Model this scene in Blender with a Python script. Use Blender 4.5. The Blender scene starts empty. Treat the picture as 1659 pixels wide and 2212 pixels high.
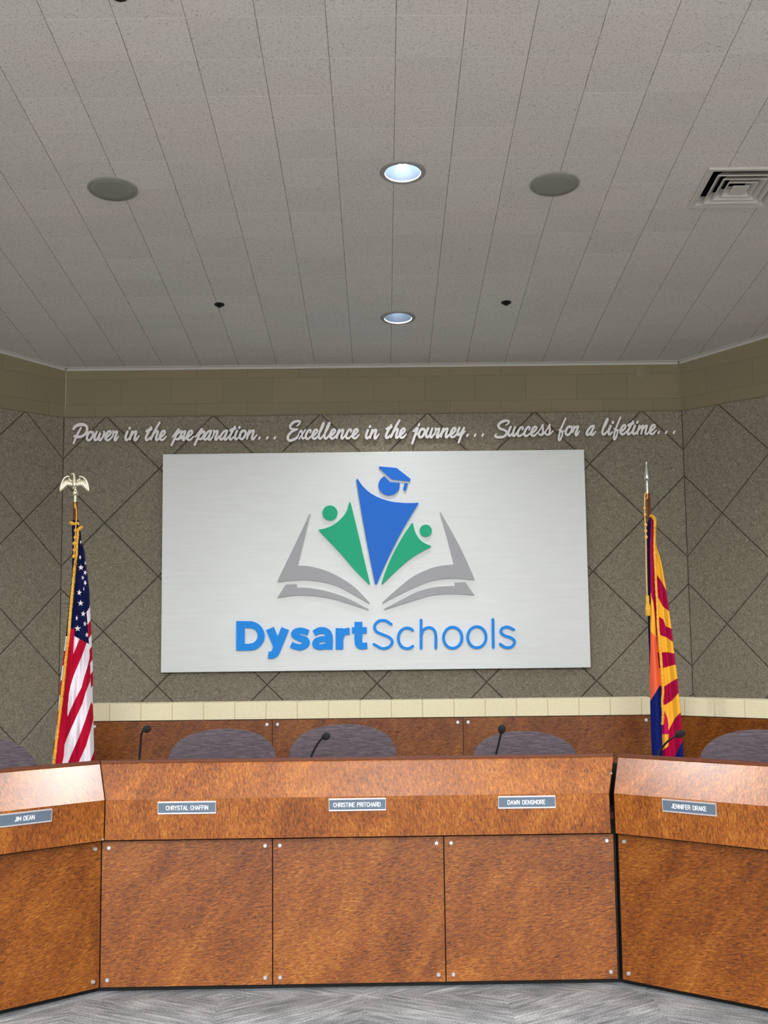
import bpy, bmesh, math, random
from math import sin, cos, pi, radians, sqrt, atan2, exp
from mathutils import Vector, Matrix
from mathutils.geometry import tessellate_polygon, delaunay_2d_cdt

SC = bpy.context.scene
COL = SC.collection
random.seed(7)

# ------------------------------------------------------------------ camera
W, H = 1659.0, 2212.0
FPX, PITCH, ROLL, YAW, CAMZ = 2548.09, .1111653, -.0116798, -.00218299, 1.5
CEIL_S, CEIL_H, TILE = .10736479, 3.2153147, .3048
TX0, TV0 = -1.43576, 4.536774 + CEIL_H * math.tan(CEIL_S)

def cam_axes():
    f = Vector((0, cos(PITCH), sin(PITCH))); u = Vector((0, -sin(PITCH), cos(PITCH))); r = Vector((1, 0, 0))
    r2 = r * cos(ROLL) + u * sin(ROLL); u2 = -r * sin(ROLL) + u * cos(ROLL)
    Z = Matrix.Rotation(YAW, 3, 'Z')
    return Z @ r2, Z @ u2, Z @ f
CR, CU, CF = cam_axes()
EYE = Vector((0, 0, CAMZ))

def ray(x, y):
    return CR * ((x - W / 2) / FPX) + CU * ((H / 2 - y) / FPX) + CF
def at(x, y, Y):                      # measured image point -> point on the vertical plane at depth Y
    d = ray(x, y); return EYE + d * (Y / d.y)
def at_z(x, y, z):
    d = ray(x, y); return EYE + d * ((z - CAMZ) / d.z)
def at_plane(x, y, p, n):
    d = ray(x, y); return EYE + d * ((p - EYE).dot(n) / d.dot(n))
CEIL_N = Vector((0, sin(CEIL_S), cos(CEIL_S)))
CEIL_O = Vector((0, 0, CAMZ + CEIL_H / cos(CEIL_S)))
def at_ceiling(x, y): return at_plane(x, y, CEIL_O, CEIL_N)
def ceil_z(Y): return CEIL_O.z - Y * math.tan(CEIL_S)

cam = bpy.data.cameras.new('camera'); co = bpy.data.objects.new('camera', cam); COL.objects.link(co)
M = Matrix((CR, CU, -CF)).transposed().to_4x4(); M.translation = EYE
co.matrix_world = M
cam.sensor_fit = 'AUTO'; cam.sensor_width = 36; cam.lens = FPX / H * 36
cam.clip_start = .05; cam.clip_end = 100
SC.camera = co

# --------------------------------------------------------------- materials
class N:
    def __init__(s, name):
        s.m = bpy.data.materials.new(name); s.m.use_nodes = True
        s.t = s.m.node_tree; s.n = s.t.nodes; s.l = s.t.links
        s.b = s.n['Principled BSDF']
    def new(s, typ, **kw):
        n = s.n.new(typ)
        for k, v in kw.items():
            if k.startswith('_'): setattr(n, k[1:], v)
            else: n.inputs[k].default_value = v
        return n
    def link(s, a, b): s.l.new(a, b)
    def math(s, op, a, b=None, c=None):
        n = s.n.new('ShaderNodeMath'); n.operation = op
        for i, v in enumerate((a, b, c)):
            if v is None: continue
            if isinstance(v, (int, float)): n.inputs[i].default_value = v
            else: s.link(v, n.inputs[i])
        return n.outputs[0]
    def ramp(s, fac, stops):
        n = s.n.new('ShaderNodeValToRGB'); e = n.color_ramp.elements
        while len(e) < len(stops): e.new(.5)
        for i, (p, c) in enumerate(stops):
            e[i].position = p; e[i].color = (*c, 1) if len(c) == 3 else c
        s.link(fac, n.inputs[0]); return n.outputs[0]
    def mix(s, fac, a, b, mode='MIX'):
        n = s.n.new('ShaderNodeMix'); n.data_type = 'RGBA'; n.blend_type = mode
        for i, v in ((0, fac), (6, a), (7, b)):
            if isinstance(v, (int, float)): n.inputs[i].default_value = v
            elif isinstance(v, tuple): n.inputs[i].default_value = (*v, 1)
            else: s.link(v, n.inputs[i])
        return n.outputs[2]
    def coord(s, scale=(1, 1, 1), rot=(0, 0, 0), loc=(0, 0, 0), out='Object', pre=None):
        tc = s.n.new('ShaderNodeTexCoord'); mp = s.n.new('ShaderNodeMapping')
        mp.inputs['Scale'].default_value = scale; mp.inputs['Rotation'].default_value = rot; mp.inputs['Location'].default_value = loc
        src = tc.outputs[out]
        if getattr(s, 'tilt', 0):
            m0 = s.n.new('ShaderNodeMapping'); m0.inputs['Rotation'].default_value = (s.tilt, 0, 0); s.link(src, m0.inputs[0]); src = m0.outputs[0]
        if pre:
            m1 = s.n.new('ShaderNodeMapping'); m1.inputs['Rotation'].default_value = pre; s.link(src, m1.inputs[0]); src = m1.outputs[0]
        s.link(src, mp.inputs[0]); return mp.outputs[0]
    def noise(s, vec, scale, detail=2, rough=.5, dist=0):
        n = s.new('ShaderNodeTexNoise', Scale=scale, Detail=detail, Roughness=rough, Distortion=dist)
        s.link(vec, n.inputs['Vector']); return n.outputs['Fac']
    def bump(s, h, strength=.3, distance=.002):
        n = s.new('ShaderNodeBump', Strength=strength, Distance=distance); s.link(h, n.inputs['Height'])
        s.link(n.outputs[0], s.b.inputs['Normal'])
    def base(s, c):
        if isinstance(c, tuple): s.b.inputs['Base Color'].default_value = (*c, 1)
        else: s.link(c, s.b.inputs['Base Color'])
    def set(s, **kw):
        for k, v in kw.items(): s.b.inputs[k.replace('_', ' ')].default_value = v
        return s

def srgb(r, g, b):
    f = lambda c: ((c / 255 + .055) / 1.055) ** 2.4 if c > 10 else c / 255 / 12.92
    return (f(r), f(g), f(b))

def plain(name, c, rough=.5, metal=0., noise=.0, nscale=60, spec=.5):
    m = N(name)
    if noise:
        v = m.coord(); f = m.noise(v, nscale, 3)
        m.base(m.mix(f, tuple(x * (1 - noise) for x in c), tuple(min(1, x * (1 + noise)) for x in c)))
    else: m.base(c)
    m.set(Roughness=rough, Metallic=metal); m.b.inputs['Specular IOR Level'].default_value = spec
    return m.m

def mat_ceiling():
    m = N('acoustic_ceiling_tile'); tc = m.n.new('ShaderNodeTexCoord'); sp = m.n.new('ShaderNodeSeparateXYZ')
    m.link(tc.outputs['Object'], sp.inputs[0])
    u = m.math('DIVIDE', m.math('SUBTRACT', sp.outputs[0], TX0), TILE)
    v = m.math('DIVIDE', m.math('SUBTRACT', sp.outputs[1], TV0), TILE)
    def edge(a):
        f = m.math('FRACT', a); return m.math('MINIMUM', f, m.math('SUBTRACT', 1., f))
    eu = m.math('LESS_THAN', edge(u), .0062); ev = m.math('LESS_THAN', edge(v), .0065)
    # one random value per joint segment / per tile
    def rnd(a, b):
        c = m.n.new('ShaderNodeCombineXYZ'); m.link(a, c.inputs[0]); m.link(b, c.inputs[1])
        w = m.n.new('ShaderNodeTexWhiteNoise'); w.noise_dimensions = '2D'; m.link(c.outputs[0], w.inputs['Vector']); return w.outputs['Value']
    fu = m.math('FLOOR', u); rv = m.math('FLOOR', m.math('ADD', v, .5)); fv = m.math('FLOOR', v)
    seg = m.math('MULTIPLY', rnd(fu, rv), ev)
    vec = tc.outputs['Object']
    n1 = m.noise(vec, 105, 3, .65, 1.2)
    base = m.ramp(n1, [(.33, srgb(166, 163, 159)), (.45, srgb(219, 216, 212)), (.75, srgb(232, 229, 224))])
    tint = m.noise(vec, 1.7, 1)
    base = m.mix(.10, base, m.ramp(tint, [(.35, (.55, .62, .60)), (.65, (.72, .58, .52))]))
    tv = m.math('MULTIPLY_ADD', rnd(fu, fv), .07, .955)
    base = m.mix(1., base, tv, 'MULTIPLY')
    n2 = m.noise(vec, 9, 2)
    base = m.mix(m.math('MULTIPLY', eu, m.math('MULTIPLY_ADD', n2, .9, .22)), base, (.10, .09, .08))
    base = m.mix(m.math('MULTIPLY', seg, .55), base, (.98, .95, .91))
    m.base(base); m.set(Roughness=.95); m.b.inputs['Specular IOR Level'].default_value = .1
    m.bump(n1, .25, .003); return m.m

def mat_block(name, c1, c2, bw, bh, off, axis_x, mort=.004):
    m = N(name); tc = m.n.new('ShaderNodeTexCoord'); sp = m.n.new('ShaderNodeSeparateXYZ'); cb = m.n.new('ShaderNodeCombineXYZ')
    m.link(tc.outputs['Object'], sp.inputs[0]); m.link(m.math('ADD', sp.outputs[0], off[0]), cb.inputs[0]); m.link(m.math('ADD', sp.outputs[2], off[1]), cb.inputs[1])
    br = m.n.new('ShaderNodeTexBrick'); br.offset = .5
    br.inputs['Scale'].default_value = 1; br.inputs['Brick Width'].default_value = bw; br.inputs['Row Height'].default_value = bh
    br.inputs['Mortar Size'].default_value = mort; br.inputs['Mortar Smooth'].default_value = .6
    br.inputs['Color1'].default_value = (*c1, 1); br.inputs['Color2'].default_value = (*c2, 1)
    br.inputs['Mortar'].default_value = (*[x * .86 for x in c1], 1)
    m.link(cb.outputs[0], br.inputs['Vector'])
    n1 = m.noise(tc.outputs['Object'], 60, 4, .6); n2 = m.noise(tc.outputs['Object'], 14, 2)
    c = m.mix(1., br.outputs['Color'], m.math('MULTIPLY_ADD', n1, .22, .89), 'MULTIPLY')
    pit = m.math('LESS_THAN', m.noise(tc.outputs['Object'], 22, 3, .7), .27)
    c = m.mix(m.math('MULTIPLY', pit, .35), c, tuple(x * .5 for x in c1))
    m.base(c); m.set(Roughness=.85); m.b.inputs['Specular IOR Level'].default_value = .25
    h = m.math('SUBTRACT', m.math('MULTIPLY', n1, .5), br.outputs['Fac']); m.bump(h, .5, .003)
    return m.m

def mat_acoustic():
    m = N('patterned_panel_fabric'); v = m.coord()
    w = m.noise(v, 44, 2, .5, 2.0); n = m.noise(v, 110, 2, .5, 1.2)
    f = m.math('ADD', m.math('MULTIPLY', w, .55), m.math('MULTIPLY', n, .45))
    m.base(m.ramp(f, [(.34, srgb(112, 106, 94)), (.50, srgb(140, 133, 117)), (.66, srgb(168, 161, 145))]))
    m.set(Roughness=.95); m.b.inputs['Specular IOR Level'].default_value = .12
    m.bump(n, .15, .002); return m.m

def mat_wood(name, horizontal, dark=1.0, coat=.3, tilt=0., cior=1.5):
    m = N(name); m.tilt = tilt
    sc = (42, 42, 165) if horizontal else (150, 150, 46)
    v = m.coord(scale=sc, pre=(0, radians(11 if horizontal else 6), 0)); r = m.noise(v, 1, 3, .6, .9)
    v2 = m.coord(scale=(6, 6, 2.4), pre=(0, radians(-28), 0)); b = m.noise(v2, 1, 3, .55, .8)
    v3 = m.coord(scale=(130, 130, 170)); g = m.noise(v3, 1, 2, .6)
    f = m.math('ADD', m.math('MULTIPLY', r, .66), m.math('ADD', m.math('MULTIPLY', b, .28), m.math('MULTIPLY', g, .06)))
    k = dark
    st = [(.32, srgb(74, 34, 8)), (.41, srgb(136, 72, 22)), (.50, srgb(176, 98, 32)), (.58, srgb(202, 122, 44)), (.68, srgb(232, 160, 72))]
    c = m.ramp(f, [(p, tuple(x * k for x in q)) for p, q in st])
    c = m.mix(m.math('MULTIPLY', m.math('SUBTRACT', .62, b), .55), c, tuple(x * k for x in srgb(120, 54, 18)))
    m.base(c); m.set(Roughness=.4); m.b.inputs['Specular IOR Level'].default_value = .3
    m.b.inputs['Coat Weight'].default_value = coat; m.b.inputs['Coat IOR'].default_value = cior; m.b.inputs['Coat Roughness'].default_value = .33
    m.bump(r, .4, .003); return m.m

def mat_carpet():
    m = N('grey_loop_carpet')
    tc = m.n.new('ShaderNodeTexCoord'); sp = m.n.new('ShaderNodeSeparateXYZ'); m.link(tc.outputs['Object'], sp.inputs[0])
    cell = .6096
    a = m.math('FLOOR', m.math('DIVIDE', m.math('ADD', sp.outputs[0], .1), cell)); b = m.math('FLOOR', m.math('DIVIDE', m.math('ADD', sp.outputs[1], .22), cell))
    par = m.math('MODULO', m.math('ABSOLUTE', m.math('ADD', a, b)), 2)
    rot = (0, 0, radians(30))
    s1 = m.noise(m.coord(scale=(5, 48, 1), pre=rot), 1, 4, .65, .5); s2 = m.noise(m.coord(scale=(5, 48, 1), pre=(0, 0, radians(-38))), 1, 3, .6, .4)
    st = m.mix(par, s1, s2); f = m.noise(m.coord(), 170, 3, .7); big = m.noise(m.coord(), 4, 2)
    rgb = m.n.new('ShaderNodeRGBToBW'); m.link(st, rgb.inputs[0])
    g = m.math('ADD', m.math('MULTIPLY', rgb.outputs[0], .34), m.math('ADD', m.math('MULTIPLY', f, .48), m.math('MULTIPLY', big, .18)))
    m.base(m.ramp(g, [(.37, srgb(78, 81, 84)), (.5, srgb(140, 144, 147)), (.62, srgb(204, 207, 209))]))
    m.set(Roughness=.95); m.b.inputs['Specular IOR Level'].default_value = .1
    m.bump(f, .5, .004); return m.m

def mat_chair():
    m = N('heather_chair_fabric')
    s = m.noise(m.coord(scale=(16, 16, 260)), 1, 3, .6); f = m.noise(m.coord(), 220, 2)
    g = m.math('ADD', m.math('MULTIPLY', s, .7), m.math('MULTIPLY', f, .3))
    m.base(m.ramp(g, [(.32, srgb(60, 52, 58)), (.5, srgb(82, 73, 80)), (.7, srgb(112, 103, 109))]))
    m.set(Roughness=.9); m.b.inputs['Specular IOR Level'].default_value = .2
    m.b.inputs['Sheen Weight'].default_value = .08
    m.bump(f, .3, .002); return m.m

def mat_sign():
    m = N('brushed_silver_sign_face'); s = m.noise(m.coord(scale=(3, 3, 40)), 1, 3)
    m.base(m.ramp(s, [(.3, srgb(220, 224, 224)), (.7, srgb(225, 229, 229))]))
    m.set(Roughness=.42, Metallic=.15); return m.m

def mat_cloth(name):
    m = N(name); a = m.n.new('ShaderNodeVertexColor'); a.layer_name = 'Col'
    f = m.noise(m.coord(), 420, 2)
    m.base(m.mix(1., a.outputs[0], m.math('MULTIPLY_ADD', f, .16, .92), 'MULTIPLY'))
    m.set(Roughness=.75); m.b.inputs['Specular IOR Level'].default_value = .12
    m.bump(f, .12, .001); return m.m

def mat_fringe():
    m = N('gold_fringe'); f = m.noise(m.coord(scale=(500, 500, 160)), 1, 2)
    m.base(m.ramp(f, [(.3, srgb(196, 130, 22)), (.55, srgb(240, 184, 52)), (.75, srgb(255, 224, 120))]))
    m.set(Roughness=.6); m.bump(f, .6, .003); return m.m

def mat_emit(name, c, s):
    m = N(name); m.base((.9, .9, .9)); m.b.inputs['Emission Color'].default_value = (*c, 1); m.b.inputs['Emission Strength'].default_value = s
    return m.m

MT = dict(
    ceiling=mat_ceiling(), carpet=mat_carpet(), acoustic=mat_acoustic(), seam=plain('dark_panel_seam', srgb(52, 46, 39), .95, spec=.1),
    wood_h=mat_wood('figured_wood_horizontal_ripple', True, .47, .2), wood_v=mat_wood('figured_wood_vertical_ripple', False, .60, .3), wood_s=mat_wood('figured_wood_sloped_top', False, .70, 1., radians(45), 1.8),
    wood_low=mat_wood('figured_wood_wainscot', True, .42, .05),
    wood_edge=plain('dark_wood_edge', srgb(98, 56, 40), .6, noise=.25, nscale=40, spec=.2), black=plain('matte_black', (.008, .008, .008), .6, spec=.2),
    bolt=plain('satin_steel', srgb(214, 216, 219), .3, .75), sign=mat_sign(), sign_edge=plain('sign_edge', srgb(150, 152, 152), .5),
    blue=plain('logo_blue', srgb(22, 116, 226), .5, noise=.04, spec=.3), sky=plain('lettering_blue', srgb(0, 150, 255), .5, noise=.04, spec=.3), green=plain('logo_green', srgb(18, 184, 138), .5, noise=.04, spec=.3),
    lgrey=plain('logo_grey', srgb(172, 173, 180), .45, noise=.04), white=plain('white_lettering', (.95, .945, .955), .45), plate=plain('grey_blue_engraved_plate', srgb(92, 106, 122), .35, noise=.08),
    silver=plain('nameplate_aluminium', srgb(222, 218, 222), .32, .6), engr=plain('engraved_white', srgb(240, 246, 250), .5), plastic=plain('black_plastic', (.012, .012, .013), .45),
    foam=plain('black_foam', (.01, .01, .011), .95, noise=.4, nscale=700), chair=mat_chair(), flag=mat_cloth('nylon_flag_cloth'), fringe=mat_fringe(),
    cord=plain('pale_gold_cord', srgb(232, 180, 92), .6, noise=.25, nscale=300), polewood=plain('varnished_oak_pole', srgb(104, 52, 26), .25, noise=.3, nscale=30),
    brass=plain('polished_pale_brass', srgb(246, 240, 214), .25, .85), chrome=plain('polished_silver', srgb(230, 230, 232), .15, .95), steel=plain('dark_steel', srgb(60, 60, 62), .4, .8),
    ring=plain('grey_trim_ring', srgb(150, 150, 146), .5), reflector=plain('satin_reflector', (.0026, .0037, .0054), .6, spec=.01), lamp=mat_emit('lamp_glow', (.92, .95, 1.), 6.),
    grille=plain('perforated_speaker_grille', srgb(141, 141, 134), .7, noise=.18, nscale=500), vent=plain('painted_diffuser', srgb(206, 203, 197), .5, noise=.05), sprinkler=plain('dark_sprinkler', srgb(46, 46, 46), .4, .6),
    trim=plain('white_angle_trim', srgb(196, 194, 188), .5, noise=.06), cap=mat_block('cream_cap_block', srgb(226, 217, 184), srgb(219, 210, 178), 50, 50, (.3, .1), True),
    patch=plain('cover_plate_paint', srgb(146, 138, 116), .8, noise=.1), base=plain('gold_base', srgb(190, 150, 70), .35, .8),
)
DIM_BLK1, DIM_BLK2 = srgb(146, 136, 110), srgb(140, 131, 106)  # block colour darkened to carry the dimmer light on the upper wall

# ----------------------------------------------------------------- geometry
class MB:
    """collects shapes, then links them as one mesh object"""
    def __init__(s): s.v = []; s.f = []
    def add(s, vs, fs):
        o = len(s.v); s.v += [Vector(v) for v in vs]; s.f += [tuple(i + o for i in f) for f in fs]; return s
    def box(s, x0, x1, y0, y1, z0, z1, b=0.):
        if b <= 0:
            v = [(x, y, z) for x in (x0, x1) for y in (y0, y1) for z in (z0, z1)]
            return s.add(v, [(0, 1, 3, 2), (4, 6, 7, 5), (0, 4, 5, 1), (2, 3, 7, 6), (0, 2, 6, 4), (1, 5, 7, 3)])
        bm = bmesh.new(); bmesh.ops.create_cube(bm, size=1)
        for v in bm.verts: v.co = Vector(((x0 + x1) / 2 + v.co.x * (x1 - x0), (y0 + y1) / 2 + v.co.y * (y1 - y0), (z0 + z1) / 2 + v.co.z * (z1 - z0)))
        bmesh.ops.bevel(bm, geom=bm.edges[:], offset=b, segments=2, affect='EDGES', profile=.6)
        bm.verts.index_update(); s.add([v.co.copy() for v in bm.verts], [[v.index for v in f.verts] for f in bm.faces]); bm.free(); return s
    def prism(s, pts, kl, kr, u0, u1):
        """(d,z) outline swept along x with mitred ends: x from u0+kl*d to u1-kr*d, local y = -d"""
        n = len(pts)
        v = [(u0 + kl * d, -d, z) for d, z in pts] + [(u1 - kr * d, -d, z) for d, z in pts]
        f = [(i, (i + 1) % n, n + (i + 1) % n, n + i) for i in range(n)]
        return s.add(v, f + [tuple(range(n))[::-1], tuple(range(n, 2 * n))])
    def tube(s, pts, rad, seg=10, cap=True):
        pts = [Vector(p) for p in pts]; n = len(pts)
        if isinstance(rad, (int, float)): rad = [rad] * n
        if len(rad) != n:                    # spread the given radii evenly along the path
            k = len(rad) - 1
            rad = [rad[min(k - 1, int(i * k / (n - 1)))] * (1 - (i * k / (n - 1) - min(k - 1, int(i * k / (n - 1))))) + rad[min(k - 1, int(i * k / (n - 1))) + 1] * (i * k / (n - 1) - min(k - 1, int(i * k / (n - 1)))) for i in range(n)]
        t0 = (pts[1] - pts[0]).normalized(); a = t0.orthogonal().normalized(); vs = []
        for i, p in enumerate(pts):
            t = (pts[min(i + 1, n - 1)] - pts[max(i - 1, 0)]).normalized()
            a = (a - t * a.dot(t)).normalized(); b = t.cross(a)
            vs += [p + (a * cos(2 * pi * k / seg) + b * sin(2 * pi * k / seg)) * rad[i] for k in range(seg)]
        fs = [(i * seg + k, i * seg + (k + 1) % seg, (i + 1) * seg + (k + 1) % seg, (i + 1) * seg + k) for i in range(n - 1) for k in range(seg)]
        if cap: fs += [tuple(range(seg))[::-1], tuple((n - 1) * seg + k for k in range(seg))]
        return s.add(vs, fs)
    def lathe(s, prof, seg=32, c=(0, 0, 0), axis='Z', sx=1., cap=True):
        c = Vector(c); n = len(prof); vs = []
        for r, z in prof:
            for k in range(seg):
                x, y = r * cos(2 * pi * k / seg) * sx, r * sin(2 * pi * k / seg)
                vs.append(c + (Vector((x, y, z)) if axis == 'Z' else Vector((x, -z, y)) if axis == 'Y' else Vector((z, x, y))))
        fs = [(i * seg + k, i * seg + (k + 1) % seg, (i + 1) * seg + (k + 1) % seg, (i + 1) * seg + k) for i in range(n - 1) for k in range(seg)]
        if cap: fs += [tuple(range(seg))[::-1], tuple((n - 1) * seg + k for k in range(seg))]
        return s.add(vs, fs)
    def ball(s, c, r, sc=(1, 1, 1), seg=16, rings=10):
        c = Vector(c); prof = [(r * sin(pi * i / rings), -r * cos(pi * i / rings)) for i in range(rings + 1)]
        prof[0] = (r * .02, -r); prof[-1] = (r * .02, r)
        o = len(s.v); s.lathe(prof, seg)
        for i in range(o, len(s.v)): s.v[i] = c + Vector((s.v[i].x * sc[0], s.v[i].y * sc[1], s.v[i].z * sc[2]))
        return s
    def plate(s, outline, fn, bv=0.):
        """outline: 2D loop; fn(p, side) -> 3D with side 0 front, 1 back"""
        n = len(outline); tri = tessellate_polygon([[Vector((x, y, 0)) for x, y in outline]])
        fr = [fn(p, 0) for p in outline]; bk = [fn(p, 1) for p in outline]
        return s.add(fr + bk, [tuple(t) for t in tri] + [tuple(i + n for i in t[::-1]) for t in tri] + [(i, (i + 1) % n, n + (i + 1) % n, n + i) for i in range(n)])
    def build(s, name, mat, parent=None, local=False, smooth=False, origin=None):
        me = bpy.data.meshes.new(name)
        if parent is not None:
            if not local:
                inv = parent.matrix_basis.inverted(); g = parent.parent
                while g is not None: inv = inv @ g.matrix_basis.inverted(); g = g.parent
                s.v = [inv @ v for v in s.v]
        elif origin is None:
            lo = Vector([min(v[i] for v in s.v) for i in range(3)]); hi = Vector([max(v[i] for v in s.v) for i in range(3)])
            origin = Vector(((lo.x + hi.x) / 2, (lo.y + hi.y) / 2, lo.z))
        if parent is None:
            s.v = [v - Vector(origin) for v in s.v]
        me.from_pydata([tuple(v) for v in s.v], [], s.f)
        bm = bmesh.new(); bm.from_mesh(me); bmesh.ops.recalc_face_normals(bm, faces=bm.faces[:]); bm.to_mesh(me); bm.free()
        if smooth:
            me.polygons.foreach_set('use_smooth', [True] * len(me.polygons))
        me.materials.append(mat)
        o = bpy.data.objects.new(name, me); COL.objects.link(o)
        if parent is not None: o.parent = parent
        else: o.location = origin
        if smooth == 'auto':
            md = o.modifiers.new('EdgeSplit', 'EDGE_SPLIT'); md.split_angle = radians(38)
        return o

def tag(o, label=None, cat=None, group=None, kind=None):
    for k, v in (('label', label), ('category', cat), ('group', group), ('kind', kind)):
        if v: o[k] = v
    return o
def thing(name, label, cat, loc=(0, 0, 0), rot=(0, 0, 0), group=None):
    o = bpy.data.objects.new(name, None); COL.objects.link(o); o.location = loc; o.rotation_euler = rot
    o.empty_display_size = .1
    o.matrix_basis = Matrix.LocRotScale(Vector(loc), __import__('mathutils').Euler(rot), None)
    return tag(o, label, cat, group)
def copy_tree(o, parent=None):
    c = o.copy(); COL.objects.link(c)
    if parent is not None: c.parent = parent
    for ch in list(o.children): copy_tree(ch, c)
    return c
def catmull(p, n=6, closed=False):
    out = []; m = len(p); q = [Vector(x) for x in p]
    for i in range(m if closed else m - 1):
        p1, p2 = q[i], q[(i + 1) % m]
        p0 = q[i - 1] if (i > 0 or closed) else p1 * 2 - p2
        p3 = q[(i + 2) % m] if (i + 2 < m or closed) else p2 * 2 - p1
        for k in range(n):
            t = k / n
            out.append(.5 * (2 * p1 + (p2 - p0) * t + (2 * p0 - 5 * p1 + 4 * p2 - p3) * t * t + (3 * p1 - p0 - 3 * p2 + p3) * t ** 3))
    if not closed: out.append(q[-1])
    return out
def ribbon(mb, pts, fn, n=5, butt=False, smooth=True):
    """flat stroke of varying width; pts (x,y,w); fn((x,y),side)->3D"""
    P = catmull(pts, n) if smooth else [Vector(p) for p in pts]
    L, R = [], []; m = len(P)
    for i, p in enumerate(P):
        t = P[min(i + 1, m - 1)] - P[max(i - 1, 0)]; t = Vector((t.x, t.y)); t = t.normalized() if t.length > 1e-9 else Vector((1, 0))
        nn = Vector((-t.y, t.x)); c = Vector((p.x, p.y)); h = max(p.z, .001) / 2
        if i == 0: t0 = t
        L.append(c + nn * h); R.append(c - nn * h)
    segs = [(L[i], R[i]) for i in range(m)]
    if not butt:
        pre, post = [], []
        for k in (1, 2, 3):
            a = pi / 2 * k / 3.2
            c, h = Vector((P[0].x, P[0].y)), P[0].z / 2; nn = Vector((-t0.y, t0.x))
            pre.insert(0, (c - t0 * h * sin(a) + nn * h * cos(a), c - t0 * h * sin(a) - nn * h * cos(a)))
            c, h = Vector((P[-1].x, P[-1].y)), P[-1].z / 2; nn = Vector((-t.y, t.x))
            post.append((c + t * h * sin(a) + nn * h * cos(a), c + t * h * sin(a) - nn * h * cos(a)))
        segs = pre + segs + post
    if fn is None: return segs
    union(mb, [segs], fn)
def union(mb, strokes, fn):
    """merge flat strokes into one clean outline, then give it a front, a back and sides"""
    import numpy as np
    pts, edges, quads = [], [], []
    for segs in strokes:
        loop = [p[0] for p in segs] + [p[1] for p in segs][::-1]; o = len(pts); n = len(loop); pts += [Vector((p.x, p.y)) for p in loop]
        edges += [(o + i, o + (i + 1) % n) for i in range(n)]
        for (a, b), (c, d) in zip(segs, segs[1:]): quads.append(((a.x, a.y), (b.x, b.y), (d.x, d.y), (c.x, c.y)))
    vs, es, fs, *_ = delaunay_2d_cdt(pts, edges, [], 0, 1e-5)
    V = np.array([(v.x, v.y) for v in vs]); F = np.array([list(f) for f in fs]); C = V[F].mean(1); Q = np.array(quads)
    ins = np.zeros(len(C), bool)
    for q in Q:
        lo, hi = q.min(0), q.max(0); m = np.where((~ins) & (C >= lo).all(1) & (C <= hi).all(1))[0]
        for t in ((0, 1, 2), (0, 2, 3)):
            if not len(m): break
            A, B, D = q[t[0]], q[t[1]], q[t[2]]
            cr = lambda p, r: (r[0] - p[0]) * (C[m, 1] - p[1]) - (r[1] - p[1]) * (C[m, 0] - p[0])
            x, y, z = cr(A, B), cr(B, D), cr(D, A); e = 1e-7
            k = ((x >= -e) & (y >= -e) & (z >= -e)) | ((x <= e) & (y <= e) & (z <= e)); ins[m[k]] = True
    F = F[ins]; used = sorted(set(F.ravel().tolist())); ix = {u: i for i, u in enumerate(used)}; n = len(used)
    v = [fn(Vector((float(V[u][0]), float(V[u][1]))), 0) for u in used] + [fn(Vector((float(V[u][0]), float(V[u][1]))), 1) for u in used]
    f = []; cnt = {}
    for t in F.tolist():
        i = [ix[u] for u in t]; f.append(tuple(i)); f.append(tuple(k + n for k in i[::-1]))
        for k in range(3): cnt.setdefault(frozenset((i[k], i[(k + 1) % 3])), []).append((i[k], i[(k + 1) % 3]))
    for e in cnt.values():
        if len(e) == 1: p, q = e[0]; f.append((q, p, p + n, q + n))
    mb.add(v, f)

# ================================================================ the room
YW = 9.268                                   # face of the rear wall panelling
CL, CRR = Vector((-2.522, YW)), Vector((2.405, YW))   # the two corners
DL = Vector((-.677, -.736)); DRR = Vector((.682, -.731))
ZP, ZB = 3.325, .0                           # panelling top
LEN = 3.6
# floor
MB().add([(-7, -3, 0), (7, -3, 0), (7, 11, 0), (-7, 11, 0)], [(0, 1, 2, 3)]).build('floor', MT['carpet'], origin=(0, 0, 0))['kind'] = 'structure'

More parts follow.
